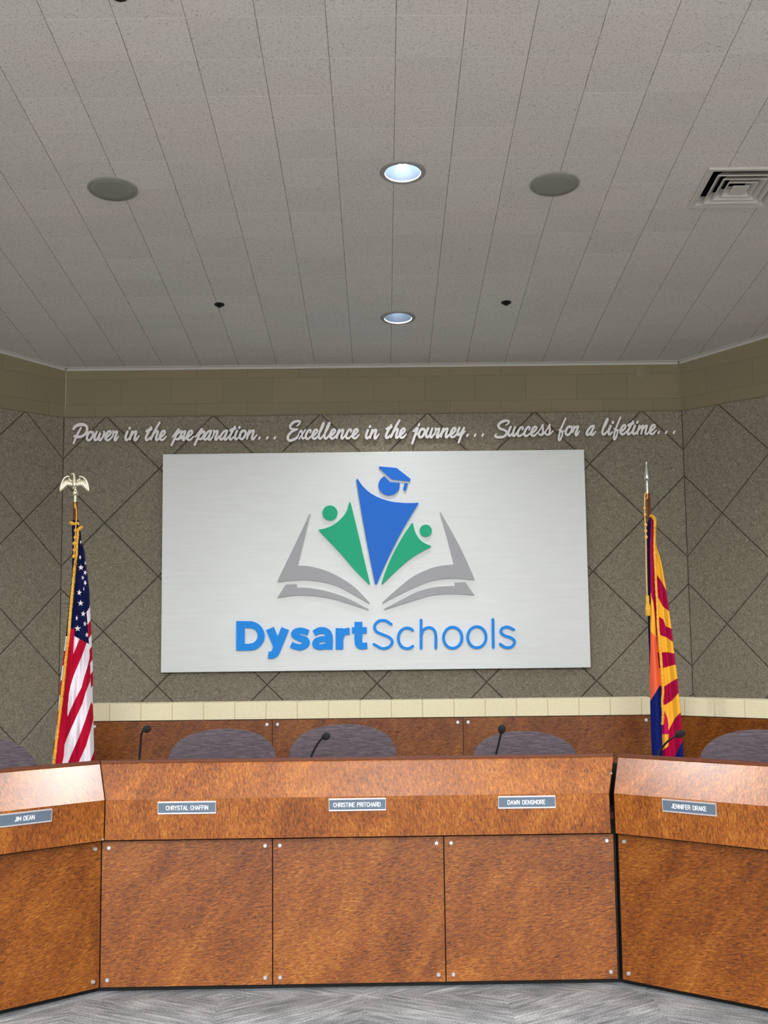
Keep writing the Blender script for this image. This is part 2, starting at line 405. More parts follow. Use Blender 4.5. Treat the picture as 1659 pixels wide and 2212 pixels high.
# fixtures recessed into the ceiling (measured; unseen side rows added)
LIGHTS = [at_ceiling(870, 372), at_ceiling(860, 686)]
step = (LIGHTS[1] - LIGHTS[0]); 
EXTRA = [LIGHTS[0] - step * k for k in (1, 2, 3)]
VENT_C = at_ceiling(1596, 404)
CROT = Matrix.Rotation(-CEIL_S, 4, 'X')
def ceil_local(p): return (Matrix.Translation(CEIL_O) @ CROT).inverted() @ p
def ceil_loc_rot(p): return dict(loc=p, rot=(-CEIL_S, 0, 0))
SIDE_ADDED = [Vector((x, y, ceil_z(y))) for x in (-3.1, 3.35) for y in (6.2, 4.1, 2.0, -.1)]  # unseen side rows; the farthest pair added to brighten the lower walls
holes = [(ceil_local(p), .1) for p in LIGHTS + EXTRA + SIDE_ADDED]
VHW = .228
def build_ceiling():
    yb = (YW + .05) / cos(CEIL_S); ya = -2.6 / cos(CEIL_S)
    pts = [Vector((-7, ya)), Vector((7, ya)), Vector((7, yb)), Vector((-7, yb))]; edges = [(0, 1), (1, 2), (2, 3), (3, 0)]
    rings = []
    for c, r in holes:
        rings.append([Vector((c.x + r * cos(2 * pi * k / 32), c.y + r * sin(2 * pi * k / 32))) for k in range(32)])
    c = ceil_local(VENT_C); h = VHW - .02
    rings.append([Vector((c.x - h, c.y - h)), Vector((c.x + h, c.y - h)), Vector((c.x + h, c.y + h)), Vector((c.x - h, c.y + h))])
    for R in rings:
        o = len(pts); n = len(R); pts += R; edges += [(o + i, o + (i + 1) % n) for i in range(n)]
    vs, es, fs, *_ = delaunay_2d_cdt(pts, edges, [], 1, 1e-6)
    def inside(p):
        for cc, r in holes:
            if (p - Vector((cc.x, cc.y))).length < r * .97: return True
        return abs(p.x - c.x) < h and abs(p.y - c.y) < h
    keep = [f for f in fs if not inside(sum((vs[i] for i in f), Vector((0, 0))) / len(f))]
    me = bpy.data.meshes.new('ceiling'); me.from_pydata([(v.x, v.y, 0) for v in vs], [], keep); me.materials.append(MT['ceiling'])
    o = bpy.data.objects.new('ceiling', me); COL.objects.link(o); o.location = CEIL_O; o.rotation_euler = (-CEIL_S, 0, 0); o['kind'] = 'structure'
build_ceiling()

# block walls behind and above the panelling: (start xy, direction, length)
def wall(name, p, d, L, off):
    m = mat_block(name + '_dimmed_painted_block', DIM_BLK1, DIM_BLK2, .4064, .2032, off, True)
    mb = MB(); t = .14; nb = 12
    xs = [L * i / nb for i in range(nb + 1)]
    zt = [ceil_z(p.y + d.y * x) + .02 for x in xs]
    v = []; f = []
    for y in (0, t):
        for x, z in zip(xs, zt): v += [(x, y, 0), (x, y, z)]
    n2 = 2 * (nb + 1)
    for i in range(nb):
        a = 2 * i
        f += [(a, a + 2, a + 3, a + 1), (n2 + a, n2 + a + 1, n2 + a + 3, n2 + a + 2), (a + 1, a + 3, n2 + a + 3, n2 + a + 1), (a, n2 + a, n2 + a + 2, a + 2)]
    f += [(0, 1, n2 + 1, n2), (2 * nb, n2 + 2 * nb, n2 + 2 * nb + 1, 2 * nb + 1)]
    mb.add(v, f); ob = mb.build(name, m, origin=(0, 0, 0))
    ob.location = (p.x, p.y, 0); ob.rotation_euler = (0, 0, atan2(d.y, d.x)); ob['kind'] = 'structure'
    return ob
PT = .028                                    # panel thickness
wall('wall_back', CL + Vector((0, PT)), Vector((1, 0)), CRR.x - CL.x, (.37, .025))
nL = Vector((-DL.y, DL.x)); 
wall('wall_left', CL + Vector((0, PT)) + DL * LEN, -DL, LEN, (.0, .025))
wall('wall_right', CRR + Vector((0, PT)), DRR, LEN, (.17, .025))

for nm, x in (('unseen_wall_west', -5.05), ('unseen_wall_east', 4.95)):  # unseen side walls added so light falls off toward the rear
    mb = MB(); y0, y1 = -2.6, 6.7
    mb.add([(a, y, z) for a in (x, x + .1) for y in (y0, y1) for z in (0, ceil_z(y) + .01)], [(0, 1, 3, 2), (4, 6, 7, 5), (0, 4, 5, 1), (2, 3, 7, 6), (0, 2, 6, 4), (1, 5, 7, 3)])
    mb.build(nm, plain(nm + '_paint', DIM_BLK1, .8))['kind'] = 'structure'

def clip(poly, u0, u1, z0, z1):
    def half(P, f):
        out = []
        for i in range(len(P)):
            a, b = P[i], P[(i + 1) % len(P)]; fa, fb = f(a), f(b)
            if fa >= 0: out.append(a)
            if fa * fb < 0: out.append(a + (b - a) * (fa / (fa - fb)))
        return out
    for f in (lambda p: p.x - u0, lambda p: u1 - p.x, lambda p: p.y - z0, lambda p: z1 - p.y):
        poly = half(poly, f)
        if len(poly) < 3: return []
    return poly
def inset(poly, d):
    n = len(poly); area = sum(poly[i].x * poly[(i + 1) % n].y - poly[(i + 1) % n].x * poly[i].y for i in range(n))
    if area < 0: poly = poly[::-1]
    out = []
    for i in range(n):
        a, b, c = poly[i - 1], poly[i], poly[(i + 1) % n]
        e1 = (b - a).normalized(); e2 = (c - b).normalized(); n1 = Vector((-e1.y, e1.x)); n2 = Vector((-e2.y, e2.x))
        k = 1 + n1.dot(n2)
        out.append(b + (n1 + n2) * (d / max(k, .25)))
    return out
DG = .855                                    # diamond diagonal
UV0 = at(808, 893.5, YW).x                   # x of a diamond apex on the top edge
def panelling(name, label, to3d, u0, u1, z0, phase, mirror=False):
    """diamond panels as bevelled slabs on a dark backing"""
    e = thing(name, label, 'wall panelling', to3d(0, z0, 0) if not mirror else to3d(0, z0, 0))
    mb = MB(); back = MB()
    k0 = int((u0 - phase) / DG) - 2; k1 = int((u1 - phase) / DG) + 2
    for i in range(k0 * 2, k1 * 2 + 1):
        for j in range(-1, 10):
            if (i + j) % 2: continue
            c = Vector((phase + i * DG / 2, ZP + .004 - j * DG / 2))
            poly = clip([c + Vector((DG / 2, 0)), c + Vector((0, DG / 2)), c + Vector((-DG / 2, 0)), c + Vector((0, -DG / 2))], u0, u1, z0, ZP)
            cl = []
            for p in poly:
                if not cl or (p - cl[-1]).length > .004: cl.append(p)
            if len(cl) > 2 and (cl[0] - cl[-1]).length < .004: cl.pop()
            if len(cl) < 3: continue
            ar = abs(sum(cl[q].x * cl[(q + 1) % len(cl)].y - cl[(q + 1) % len(cl)].x * cl[q].y for q in range(len(cl)))) / 2
            if ar < .003: continue
            a = inset(cl, .0025); b = inset(cl, .010)
            n = len(a)
            v = [to3d(p.x, p.y, -.012) for p in a] + [to3d(p.x, p.y, -.006) for p in a] + [to3d(p.x, p.y, 0) for p in b]
            f = [(q, (q + 1) % n, n + (q + 1) % n, n + q) for q in range(n)] + [(n + q, n + (q + 1) % n, 2 * n + (q + 1) % n, 2 * n + q) for q in range(n)] + [tuple(range(2 * n, 3 * n))]
            mb.add(v, f)
    q = [to3d(u0, z0, -.012), to3d(u1, z0, -.012), to3d(u1, ZP, -.012), to3d(u0, ZP, -.012)]; r = [to3d(u0, z0, -PT + .002), to3d(u1, z0, -PT + .002), to3d(u1, ZP, -PT + .002), to3d(u0, ZP, -PT + .002)]
    back.add(q + r, [(0, 1, 2, 3), (7, 6, 5, 4), (0, 4, 5, 1), (1, 5, 6, 2), (2, 6, 7, 3), (3, 7, 4, 0)])
    # keep texture in a steady frame
    e2 = mb.build('diamond_panels', MT['acoustic'], e); back.build('backing_board', MT['seam'], e)
    return e
panelling('acoustic_panelling', 'taupe patterned fabric wall panelling with diamond seams behind the big silver sign', lambda u, z, d: Vector((u, YW - d, z)), CL.x - .004, CRR.x + .004, ZB, UV0)
nl = Vector((.736, -.677)); nr = Vector((-.731, -.682))
def l3(u, z, d):
    s = u - CL.x; p = CL + DL * s + nl * d; return Vector((p.x, p.y, z))
def r3(u, z, d):
    s = CRR.x - u; p = CRR + DRR * s + nr * d; return Vector((p.x, p.y, z))
panelling('acoustic_panelling', 'taupe diamond-seamed fabric panelling on the angled left wall beside the American flag', l3, CL.x - .004, CL.x + LEN, ZB, UV0)
panelling('acoustic_panelling', 'taupe diamond-seamed fabric panelling on the angled right wall above the cream block ledge', r3, CRR.x - LEN, CRR.x + .004, ZB, UV0)

# angle trim where the ceiling meets the walls
def trim(name, a, b, inward):
    mb = MB(); n = 10; v = []; f = []
    for i in range(n + 1):
        p = a + (b - a) * (i / n); z = ceil_z(p.y) - .001; q = p + inward * .022; z2 = ceil_z(q.y) - .001
        v += [(p.x, p.y, z), (q.x, q.y, z2), (q.x, q.y, z2 - .006), (p.x + inward.x * .004, p.y + inward.y * .004, z - .006), (p.x + inward.x * .004, p.y + inward.y * .004, z - .026), (p.x, p.y, z - .026)]
    for i in range(n):
        for k in range(6): f.append((6 * i + k, 6 * i + (k + 1) % 6, 6 * i + 6 + (k + 1) % 6, 6 * i + 6 + k))
    mb.add(v, f).build(name, MT['trim'])['kind'] = 'structure'
wy = Vector((0, PT))
trim('trim_1', CL + wy + Vector((.01, 0)), CRR + wy - Vector((.01, 0)), Vector((0, -1)))
trim('trim_2', CL + wy + DL * .01, CL + wy + DL * LEN, nl)
trim('trim_3', CRR + wy + DRR * .01, CRR + wy + DRR * LEN, nr)

# small painted round cover plate on the block
p = at(1385, 804, YW + PT)
tag(MB().lathe([(.001, .008), (.045, .008), (.052, .003), (.053, -.002)], 28, p, 'Y').build('cover_plate', MT['patch'], smooth='auto'), 'small round painted cover plate on the block wall at upper right', 'cover plate')

# =============================================================== ceiling kit
def make_downlight(p, label, lit=True):
    e = thing('downlight', label, 'ceiling light', **ceil_loc_rot(p), group='recessed downlights along the ceiling centre')
    MB().lathe([(.098, .002), (.099, -.006), (.108, -.010), (.122, -.007), (.126, -.001), (.126, .0005), (.098, .0005)], 48, cap=False).build('trim_ring', MT['ring'], e, True, 'auto')
    MB().lathe([(.098, .0), (.093, .03), (.082, .065), (.066, .10), (.050, .13), (.048, .135), (.002, .136)], 48, cap=False).build('reflector', MT['reflector'], e, True, 'auto')
    for sx in (-1, 1):
        MB().tube([(.018 * sx, .03, .13), (.018 * sx, .03, .09), (.018 * sx, .03, .066), (.018 * sx, .022, .056), (.018 * sx, .012, .056), (.018 * sx, .004, .066), (.018 * sx, .004, .13)], .006, 8).build('lamp_tube', MT['lamp'], e, True, True)
    return e
dl = [make_downlight(LIGHTS[0], 'larger nearer round recessed downlight glowing white in the ceiling middle'),
      make_downlight(LIGHTS[1], 'smaller farther round recessed downlight glowing white close to the sign wall')]
for k, p in enumerate(EXTRA): make_downlight(p, 'round recessed downlight in the ceiling row nearer the viewer, out of the photo')
for k, p in enumerate(SIDE_ADDED): make_downlight(p, 'unseen round recessed downlight in an added side row of the ceiling, out of the photo')['group'] = 'recessed downlights in the added side rows'
LAMP_W = 165.
def lamp(p, w, c=(1., .995, .985), r=.035, h=.07):
    l = bpy.data.lights.new('lamp_light', 'POINT'); l.energy = w; l.color = c; l.shadow_soft_size = r
    o = bpy.data.objects.new('lamp_light', l); COL.objects.link(o); o.location = p + CEIL_N * h; return o
lamp(LIGHTS[0], LAMP_W * 1.); lamp(LIGHTS[1], LAMP_W * .42)
for k, p in enumerate(EXTRA): lamp(p, LAMP_W * (.4, .5, .6)[k])
for p in SIDE_ADDED: lamp(p, LAMP_W * .55)

def make_speaker(p, label):
    e = thing('ceiling_speaker', label, 'speaker', **ceil_loc_rot(p), group='round ceiling speakers')
    MB().lathe([(.139, .001), (.139, -.005), (.133, -.009), (.129, -.007)], 56, cap=False).build('rim', MT['ring'], e, True, 'auto')
    MB().lathe([(.131, -.004), (.128, -.008), (.09, -.010), (.001, -.011)], 56, cap=False).build('grille', MT['grille'], e, True, True)
make_speaker(at_ceiling(243.5, 408), 'flat round grey ceiling speaker on the left of the ceiling')
make_speaker(at_ceiling(1198, 397.5), 'flat round grey ceiling speaker on the right beside the air vent')

def make_sprinkler(p, label):
    e = thing('sprinkler_head', label, 'sprinkler', **ceil_loc_rot(p), group='recessed sprinkler heads')
    MB().lathe([(.036, .001), (.036, -.004), (.030, -.006), (.026, -.002), (.025, .0005)], 24, cap=False).build('escutcheon', MT['sprinkler'], e, True, 'auto')
    MB().lathe([(.026, -.0008), (.001, -.0008)], 24, cap=False).build('cup', MT['black'], e, True)
    mb = MB().tube([(0, 0, 0), (0, 0, -.018)], .005, 8)
    for k in range(8):
        a = 2 * pi * k / 8; mb.box(-.001, .001, -.001, .001, -.0195, -.018)
        mb.tube([(0, 0, -.0185), (.014 * cos(a), .014 * sin(a), -.0205)], [.003, .0022], 6)
    mb.build('deflector', MT['sprinkler'], e, True)
make_sprinkler(at_ceiling(474, 657.5), 'small dark round sprinkler head in the ceiling left of the far downlight')
make_sprinkler(at_ceiling(1093.5, 653), 'small dark round sprinkler head in the ceiling right of the far downlight')
make_sprinkler(at_ceiling(258.5, -9), 'dark sprinkler head cut off by the top edge of the photo')

def make_vent():
    e = thing('air_diffuser', 'square off-white louvred air vent at the right edge of the ceiling', 'air vent', **ceil_loc_rot(VENT_C))
    def sq(mb, prof):
        n = len(prof); v = []
        for h, z in prof: v += [(-h, -h, z), (h, -h, z), (h, h, z), (-h, h, z)]
        mb.add(v, [(4 * i + k, 4 * i + (k + 1) % 4, 4 * i + 4 + (k + 1) % 4, 4 * i + 4 + k) for i in range(n - 1) for k in range(4)])
        return mb
    h = VHW
    sq(MB(), [(h, .0), (h + .004, -.006), (h - .004, -.014), (h - .030, -.010), (h - .052, .035), (h - .055, .034), (h - .034, -.004), (h - .006, 0)]).build('outer_frame', MT['vent'], e, True)
    for a, b in ((.166, .118), (.124, .078), (.084, .046)):
        sq(MB(), [(a, -.019), (a + .001, -.016), (b + .004, .030), (b, .030), (a - .006, -.019), (a, -.019)]).build('louvre', MT['vent'], e, True)
    MB().box(-.047, .047, -.047, .047, -.020, -.015, .002).build('centre_plate', MT['vent'], e, True)
    sq(MB(), [(h - .02, 0), (h - .02, .16), (.001, .16)]).build('duct_box', MT['black'], e, True)
make_vent()

# ================================================================= the sign
YS = 9.205                                   # sign front
pS = [at(352, 982, YS), at(1262, 970, YS), at(1276, 1442, YS), at(347, 1453, YS)]
sx0 = (pS[0].x + pS[3].x) / 2; sx1 = (pS[1].x + pS[2].x) / 2; sz1 = (pS[0].z + pS[1].z) / 2; sz0 = (pS[2].z + pS[3].z) / 2
sign = thing('wall_sign', 'large silver sign board with blue and green figures over an open book and blue lettering', 'sign', ((sx0 + sx1) / 2, YS, sz0))
MB().box(sx0, sx1, YS, YW - .001, sz0, sz1, .003).build('board', MT['sign'], sign)
LS = 1659 / 660.
def sg(p, side):                             # logo crop point -> raised piece on the sign
    return at(480 + p[0] / LS, 980 + p[1] / LS, YS - (.020 if side == 0 else .0))
def outline(*segs):
    out = []
    for s in segs:
        q = catmull([(x, y, 0) for x, y in s], 6) if len(s) > 2 else [Vector((x, y, 0)) for x, y in s]
        for v in q:
            if not out or (Vector((v.x, v.y)) - out[-1]).length > .8: out.append(Vector((v.x, v.y)))
    if (out[0] - out[-1]).length < .8: out.pop()
    return [(v.x, v.y) for v in out]
def piece(name, mat, *segs, label=None):
    o = MB().plate(outline(*segs), sg).build(name, mat, sign)
    if label: o['label'] = label
    return o
def circ(cx, cy, r, a0=0, a1=2 * pi, n=40): return [(cx + r * cos(a0 + (a1 - a0) * k / n), cy + r * sin(a0 + (a1 - a0) * k / n)) for k in range(n + (0 if abs(a1 - a0) > 6.2 else 1))]
piece('figure_body', MT['blue'], [(735, 136), (760, 172), (800, 210), (850, 238), (910, 258), (970, 266), (1030, 268), (1065, 266)], [(1065, 272), (1020, 345), (960, 450), (905, 560), (860, 660), (840, 708)], [(836, 712), (830, 708)], [(828, 700), (800, 560), (770, 400), (745, 250), (728, 142)], label='blue central figure body')
piece('figure_body', MT['green'], [(690, 263), (672, 318), (640, 358), (600, 388), (560, 405), (525, 412)], [(525, 418), (640, 540), (720, 632), (797, 710)], [(803, 708), (772, 580), (735, 420), (697, 266)], label='green left figure body')
piece('figure_body', MT['green'], [(1034, 374), (1048, 425), (1070, 462), (1098, 485), (1132, 500)], [(1132, 508), (1085, 532), (1030, 565), (965, 618), (910, 670), (869, 711)], [(864, 706), (890, 630), (930, 540), (980, 450), (1028, 378)], label='green right figure body')
MB().plate(circ(585, 322, 41), sg).build('figure_head', MT['green'], sign)['label'] = 'green left figure head'
MB().plate(circ(1105, 418, 33), sg).build('figure_head', MT['green'], sign)['label'] = 'green right figure head'
hd = [(880, 122), (912, 154), (963, 158)] + [(906 + 57 * cos(a), 172 + 56 * sin(a)) for a in [-.18 + i * (2 * pi - 1.95 + .18) / 36 * 1. for i in range(1, 37)] if True]
hd = [(880, 122), (912, 154), (964, 158)] + [(906 + 58 * cos(t), 172 + 55 * sin(t)) for t in [-.1 + (pi + 1.05 + .1) * i / 36 for i in range(37)]]
MB().plate(hd, sg).build('figure_head', MT['blue'], sign)['label'] = 'blue central figure head under the cap'
piece('graduation_cap', MT['blue'], [(854, 69), (945, 77)], [(948, 78), (1022, 136)], [(1021, 148), (1014, 150)], [(920, 139), (850, 76)], label='blue graduation cap board')
piece('cap_tassel', MT['blue'], [(990, 158), (1008, 161)], [(998, 199), (991, 201)], [(982, 196), (983, 190)], label='blue cap tassel')
piece('book_cover', MT['lgrey'], [(479, 327), (450, 445), (410, 608)], [(410, 608), (470, 611), (560, 634), (640, 672), (720, 726), (803, 812)], [(800, 815), (720, 768), (620, 717), (520, 692), (420, 686), (302, 697)], [(300, 690), (390, 505), (474, 328)], label='grey left book half')
piece('book_page', MT['lgrey'], [(345, 710), (405, 709)], [(407, 727), (480, 730), (580, 750), (680, 785), (795, 845)], [(790, 848), (700, 818), (600, 788), (500, 772), (400, 769), (299, 782)], label='grey left lower page edge')
piece('book_cover', MT['lgrey'], [(1185, 317), (1290, 505), (1370, 680)], [(1366, 685), (1260, 677), (1150, 687), (1040, 727), (950, 771), (870, 813)], [(868, 808), (950, 735), (1040, 665), (1150, 617), (1258, 600)], [(1258, 600), (1220, 450), (1182, 322)], label='grey right book half')
piece('book_page', MT['lgrey'], [(1262, 700), (1320, 698)], [(1370, 768), (1260, 762), (1150, 767), (1040, 797), (960, 822), (880, 847)], [(878, 843), (960, 800), (1060, 750), (1160, 724), (1262, 718)], label='grey right lower page edge')
def arc(cx, cy, rx, ry, a0, a1, w, n=14): return [(cx + rx * cos(radians(a0 + (a1 - a0) * k / n)), cy + ry * sin(radians(a0 + (a1 - a0) * k / n)), w) for k in range(n + 1)]
def letter(strokes, mat):
    mb = MB(); S = []
    for k, s in enumerate(strokes):
        butt = s[0] == 'b'; pts = s[1:] if s[0] in ('b', 'r') else s
        S.append(ribbon(None, pts, None, 5, butt, len(pts) > 2))
    union(mb, S, lambda p, side: at(480 + p[0] / LS, 980 + p[1] / LS, YS - (.022 if side == 0 else 0.)))
    return mb.build('letter', mat, sign)
B = MT['sky']
letter([('b', (99, 909, 46), (99, 1069, 46)), ['b', (80, 927, 37), (150, 928, 37)] + arc(148, 989, 63, 61, -88, 88, 38) + [(150, 1050, 37), (80, 1051, 37)]], B)
letter([('b', (259, 949, 46), (304, 1058, 44)), ['b', (342, 949, 44), (293, 1068, 44), (280, 1088, 42), (264, 1094, 40), (250, 1093, 38)]], B)
letter([['b', (468, 972, 32), (430, 961, 34), (398, 968, 35), (393, 986, 36), (425, 1003, 37), (452, 1012, 36), (456, 1032, 36), (428, 1051, 35), (395, 1046, 34), (374, 1036, 33)]], B)
letter([['b', (498, 975, 33), (530, 960, 36), (565, 966, 38), (580, 995, 40), (580, 1063, 40)], ['b', (585, 1008, 28), (545, 1006, 30), (512, 1018, 33), (507, 1040, 34), (530, 1050, 32), (560, 1044, 30), (582, 1028, 26)]], B)
letter([('b', (637, 947, 41), (637, 1063, 41)), ['b', (640, 1012, 32), (650, 980, 34), (670, 966, 36), (692, 964, 38)]], B)
letter([['b', (740, 913, 42), (740, 975, 42), (740, 1020, 42), (750, 1043, 38), (788, 1042, 34)], ('b', (705, 959, 35), (785, 959, 35))], B)
T = 15
letter([[(918, 926, T), (885, 906, T), (848, 910, T), (827, 938, T), (838, 966, T), (872, 982, T), (908, 998, T), (924, 1022, T), (905, 1049, T), (868, 1057, T), (824, 1035, T)]], B)
letter([arc(1004, 1002, 48, 56, -50, -310, T, 20)], B)
letter([('r', (1080, 904, T), (1080, 1056, T)), [(1080, 990, T), (1092, 958, T), (1120, 944, T), (1147, 954, T), (1160, 985, T), (1160, 1056, T)]], B)
letter([arc(1252, 999, 50, 57, 0, 360, T, 32)], B)
letter([arc(1383, 996, 50, 57, 0, 360, T, 32)], B)
letter([('r', (1470, 900, T), (1472, 1052, T))], B)
letter([[(1583, 955, T), (1552, 941, T), (1521, 948, T), (1514, 970, T), (1535, 988, T), (1570, 1000, T), (1588, 1020, T), (1574, 1047, T), (1540, 1052, T), (1510, 1034, T)]], B)

# ==================================================== script motto lettering
A_, E_, S_ = 1 / 6.9125, 1 / 7.54, 1 / 7.9
G = {
 'P': (A_, [[(12, 175, 30), (40, 212, 38), (95, 238, 42), (150, 241, 40), (200, 222, 34), (218, 180, 31), (208, 130, 31), (178, 90, 33), (125, 62, 34), (70, 58, 36), (32, 70, 32)], [(126, 195, 24), (85, 120, 27), (50, 50, 28), (15, -35, 26)]]),
 'o': (A_, [[(85, 130, 24), (50, 130, 28), (18, 80, 30), (10, 30, 30), (35, 5, 30), (70, 25, 28), (98, 80, 28), (100, 118, 26), (80, 133, 24), (68, 110, 16)], [(98, 100, 18), (125, 92, 18), (150, 112, 18)]]),
 'w': (A_, [[(45, 130, 28), (18, 70, 30), (12, 20, 30), (32, 5, 28), (65, 45, 26), (98, 115, 24), (85, 65, 26), (78, 15, 28), (98, 5, 28), (135, 50, 26), (158, 115, 26), (150, 135, 22)], [(155, 105, 18), (180, 85, 18)]]),
 'e': (A_, [[(0, 22, 18), (55, 68, 26), (88, 110, 26), (78, 138, 28), (45, 125, 30), (20, 80, 32), (10, 35, 32), (28, 5, 30), (62, 8, 28), (110, 55, 18)]]),
 'r': (A_, [[(0, 40, 18), (25, 110, 26), (18, 140, 22)], [(22, 112, 26), (55, 125, 28), (78, 132, 26), (70, 95, 28), (48, 45, 30), (42, 12, 30), (58, 2, 28), (98, 58, 18)]]),
 'i': (A_, [[(45, 130, 30), (20, 70, 30), (14, 20, 30), (35, 4, 28), (75, 40, 18)], [(77, 174, 31), (84, 186, 31)]]),
 'n': (A_, [[(48, 130, 30), (20, 60, 30), (8, 10, 24)], [(20, 50, 20), (70, 115, 26), (108, 132, 28), (108, 105, 28), (92, 60, 30), (85, 15, 30), (103, 2, 28), (158, 65, 18)]]),
 't': (A_, [[(100, 195, 24), (60, 125, 30), (20, 50, 30), (20, 8, 30), (42, 4, 28), (85, 45, 18)], [(28, 135, 32), (60, 150, 38), (100, 166, 34)]]),
 'h': (A_, [[(145, 262, 26), (80, 155, 30), (8, 12, 28)], [(25, 55, 20), (80, 120, 26), (115, 135, 28), (115, 105, 28), (95, 50, 30), (90, 15, 30), (108, 2, 28), (150, 45, 18)]]),
 'p': (A_, [[(30, 45, 18), (80, 105, 22), (132, 168, 28), (85, 65, 30), (20, -75, 28)], [(90, 75, 20), (130, 110, 26), (162, 130, 28), (170, 100, 28), (150, 50, 30), (115, 14, 30), (85, 15, 26)], [(120, 10, 22), (160, 25, 18), (190, 60, 18)]]),
 'a': (A_, [[(125, 135, 28), (80, 125, 28), (35, 70, 30), (15, 20, 30), (35, 2, 28), (75, 35, 26), (120, 110, 26)], [(122, 122, 28), (90, 45, 30), (85, 12, 30), (105, 0, 28), (150, 50, 18)]]),
 'u': (A_, [[(45, 140, 30), (15, 75, 30), (12, 25, 30), (35, 5, 28), (80, 60, 24), (110, 135, 28)], [(108, 130, 28), (85, 70, 30), (78, 20, 30), (98, 4, 28), (145, 65, 18)]]),
 'y': (A_, [[(45, 140, 30), (18, 80, 30), (18, 38, 30), (40, 35, 28), (85, 90, 24), (118, 140, 26)], [(118, 135, 28), (75, 30, 30), (32, -78, 26)], [(70, 20, 16), (105, 55, 16), (135, 90, 16)]]),
 'j': (A_, [[(38, 95, 22), (75, 125, 32), (108, 145, 28), (70, 55, 30), (20, -85, 26)], [(122, 182, 27), (130, 205, 25)], [(60, 25, 16), (100, 55, 16), (135, 90, 16)]]),
 'E': (E_, [[(180, 215, 18), (222, 250, 26), (232, 283, 30), (190, 291, 36), (120, 272, 38), (70, 225, 36), (66, 185, 32), (95, 163, 30), (185, 160, 26)], [(180, 155, 26), (105, 130, 34), (40, 72, 36), (20, 20, 36), (45, -20, 36), (100, -18, 36), (170, 18, 32), (210, 70, 20)]]),
 'x': (E_, [[(8, 90, 18), (45, 140, 26), (62, 105, 28), (62, 35, 28), (80, 4, 26), (125, 40, 18)], [(120, 148, 24), (65, 75, 22), (10, 2, 22)]]),
 'c': (E_, [[(85, 100, 20), (98, 136, 26), (68, 146, 30), (28, 98, 32), (8, 40, 32), (22, 4, 32), (60, 8, 28), (115, 55, 18)]]),
 'l': (E_, [[(0, 60, 18), (65, 160, 22), (98, 243, 24), (90, 260, 24), (58, 200, 28), (22, 100, 30), (8, 35, 30), (22, 4, 30), (52, 12, 28), (95, 65, 18)]]),
 'S': (S_, [[(195, 185, 16), (238, 215, 26), (254, 252, 30), (215, 266, 36), (135, 248, 40), (80, 205, 38), (76, 165, 36), (105, 130, 34), (175, 105, 34), (213, 75, 34), (205, 28, 36), (155, -8, 36), (75, -16, 38), (22, -2, 34), (18, 20, 24), (45, 45, 14)]]),
 's': (S_, [[(0, 55, 18), (55, 120, 20), (92, 195, 24), (90, 150, 26), (95, 95, 28), (85, 40, 30), (55, 16, 28), (25, 30, 22), (22, 50, 16)], [(60, 13, 26), (100, 28, 20), (150, 80, 18)]]),
 'f': (S_, [[(138, 295, 24), (78, 155, 28), (45, 60, 28), (22, -40, 28), (27, -82, 26), (50, -68, 28), (75, -10, 26), (88, 45, 24), (60, 65, 18)], [(30, 95, 24), (70, 75, 26), (125, 75, 18)]]),
 'm': (S_, [[(45, 145, 30), (15, 60, 30), (5, 5, 26)], [(15, 50, 20), (70, 125, 26), (105, 148, 28), (95, 100, 30), (75, 10, 28)], [(85, 55, 20), (140, 130, 26), (175, 148, 28), (165, 100, 30), (150, 40, 30), (152, 7, 30), (180, 5, 28), (225, 60, 18)]]),
}
ADV = dict(P=205, o=112, w=168, e=104, r=97, i=76, n=150, t=85, h=140, p=150, a=145, u=140, y=120, j=115, E=205, x=118, c=112, l=98, S=235, s=118, f=128, m=215)
YL = 9.222
def word(txt, xa, xb, base, label, dots=None):
    strokes = []; x = 0.
    for ch in txt:
        k, st = G[ch]
        for s in st: strokes.append([(x + a * k, b * k, w * k) for a, b, w in s])
        x += ADV[ch] * k
    lo = min(p[0] - p[2] / 2 for s in strokes for p in s); hi = max(p[0] + p[2] / 2 for s in strokes for p in s)
    q = (xb - xa) / (hi - lo)
    c = at((xa + xb) / 2, base, YL)
    e = thing('wall_lettering', label, 'wall lettering', (c.x, YL, c.z), group='white script words of the motto')  # motto word fixed to the wall, separate from the sign
    mb = MB(); S = []
    for k, s in enumerate(strokes):
        pp = []
        for a, b, w in s:
            px = xa + (a - lo) * q; pp.append((px, base - b - (px - xa) * .0112, w * 1.2))
        S.append(ribbon(None, pp, None, 5))
    union(mb, S, lambda p, side: at(p[0], p[1], YL - (.004 if side == 0 else -.042)))
    mb.build('letters', MT['white'], e)
    for dx, dy in dots or ():
        d = MB(); ribbon(d, [(dx - 1.0, dy + 1.8, 4.2), (dx + 1.0, dy - 1.8, 4.2)], lambda p, side: at(p[0], p[1], YL - (.004 if side == 0 else -.042)), 3, smooth=False)
        d.build('dot', MT['white'], e)
word('Power', 156.5, 257, 952.2, 'white script word Power, first word of the motto at far left')
word('in', 269.3, 301.6, 951.2, 'white script word in, just right of the word Power')
word('the', 313.5, 360.5, 951, 'white script word the, just left of the word preparation')
word('preparation', 368.6, 556, 951.0, 'white script word preparation followed by three dots', [(560.3, 946.4), (577.4, 946.1), (593.6, 945.8)])
word('Excellence', 619.3, 776.8, 948.6, 'white script word Excellence above the middle of the sign')
word('in', 789, 819.5, 947.6, 'white script word in, just right of the word Excellence')
word('the', 832.3, 878.6, 946.2, 'white script word the, just left of the word journey')
word('journey', 888.7, 1005.9, 945.6, 'white script word journey followed by three dots', [(1009.8, 940.4), (1026.2, 940), (1042.8, 939.6)])
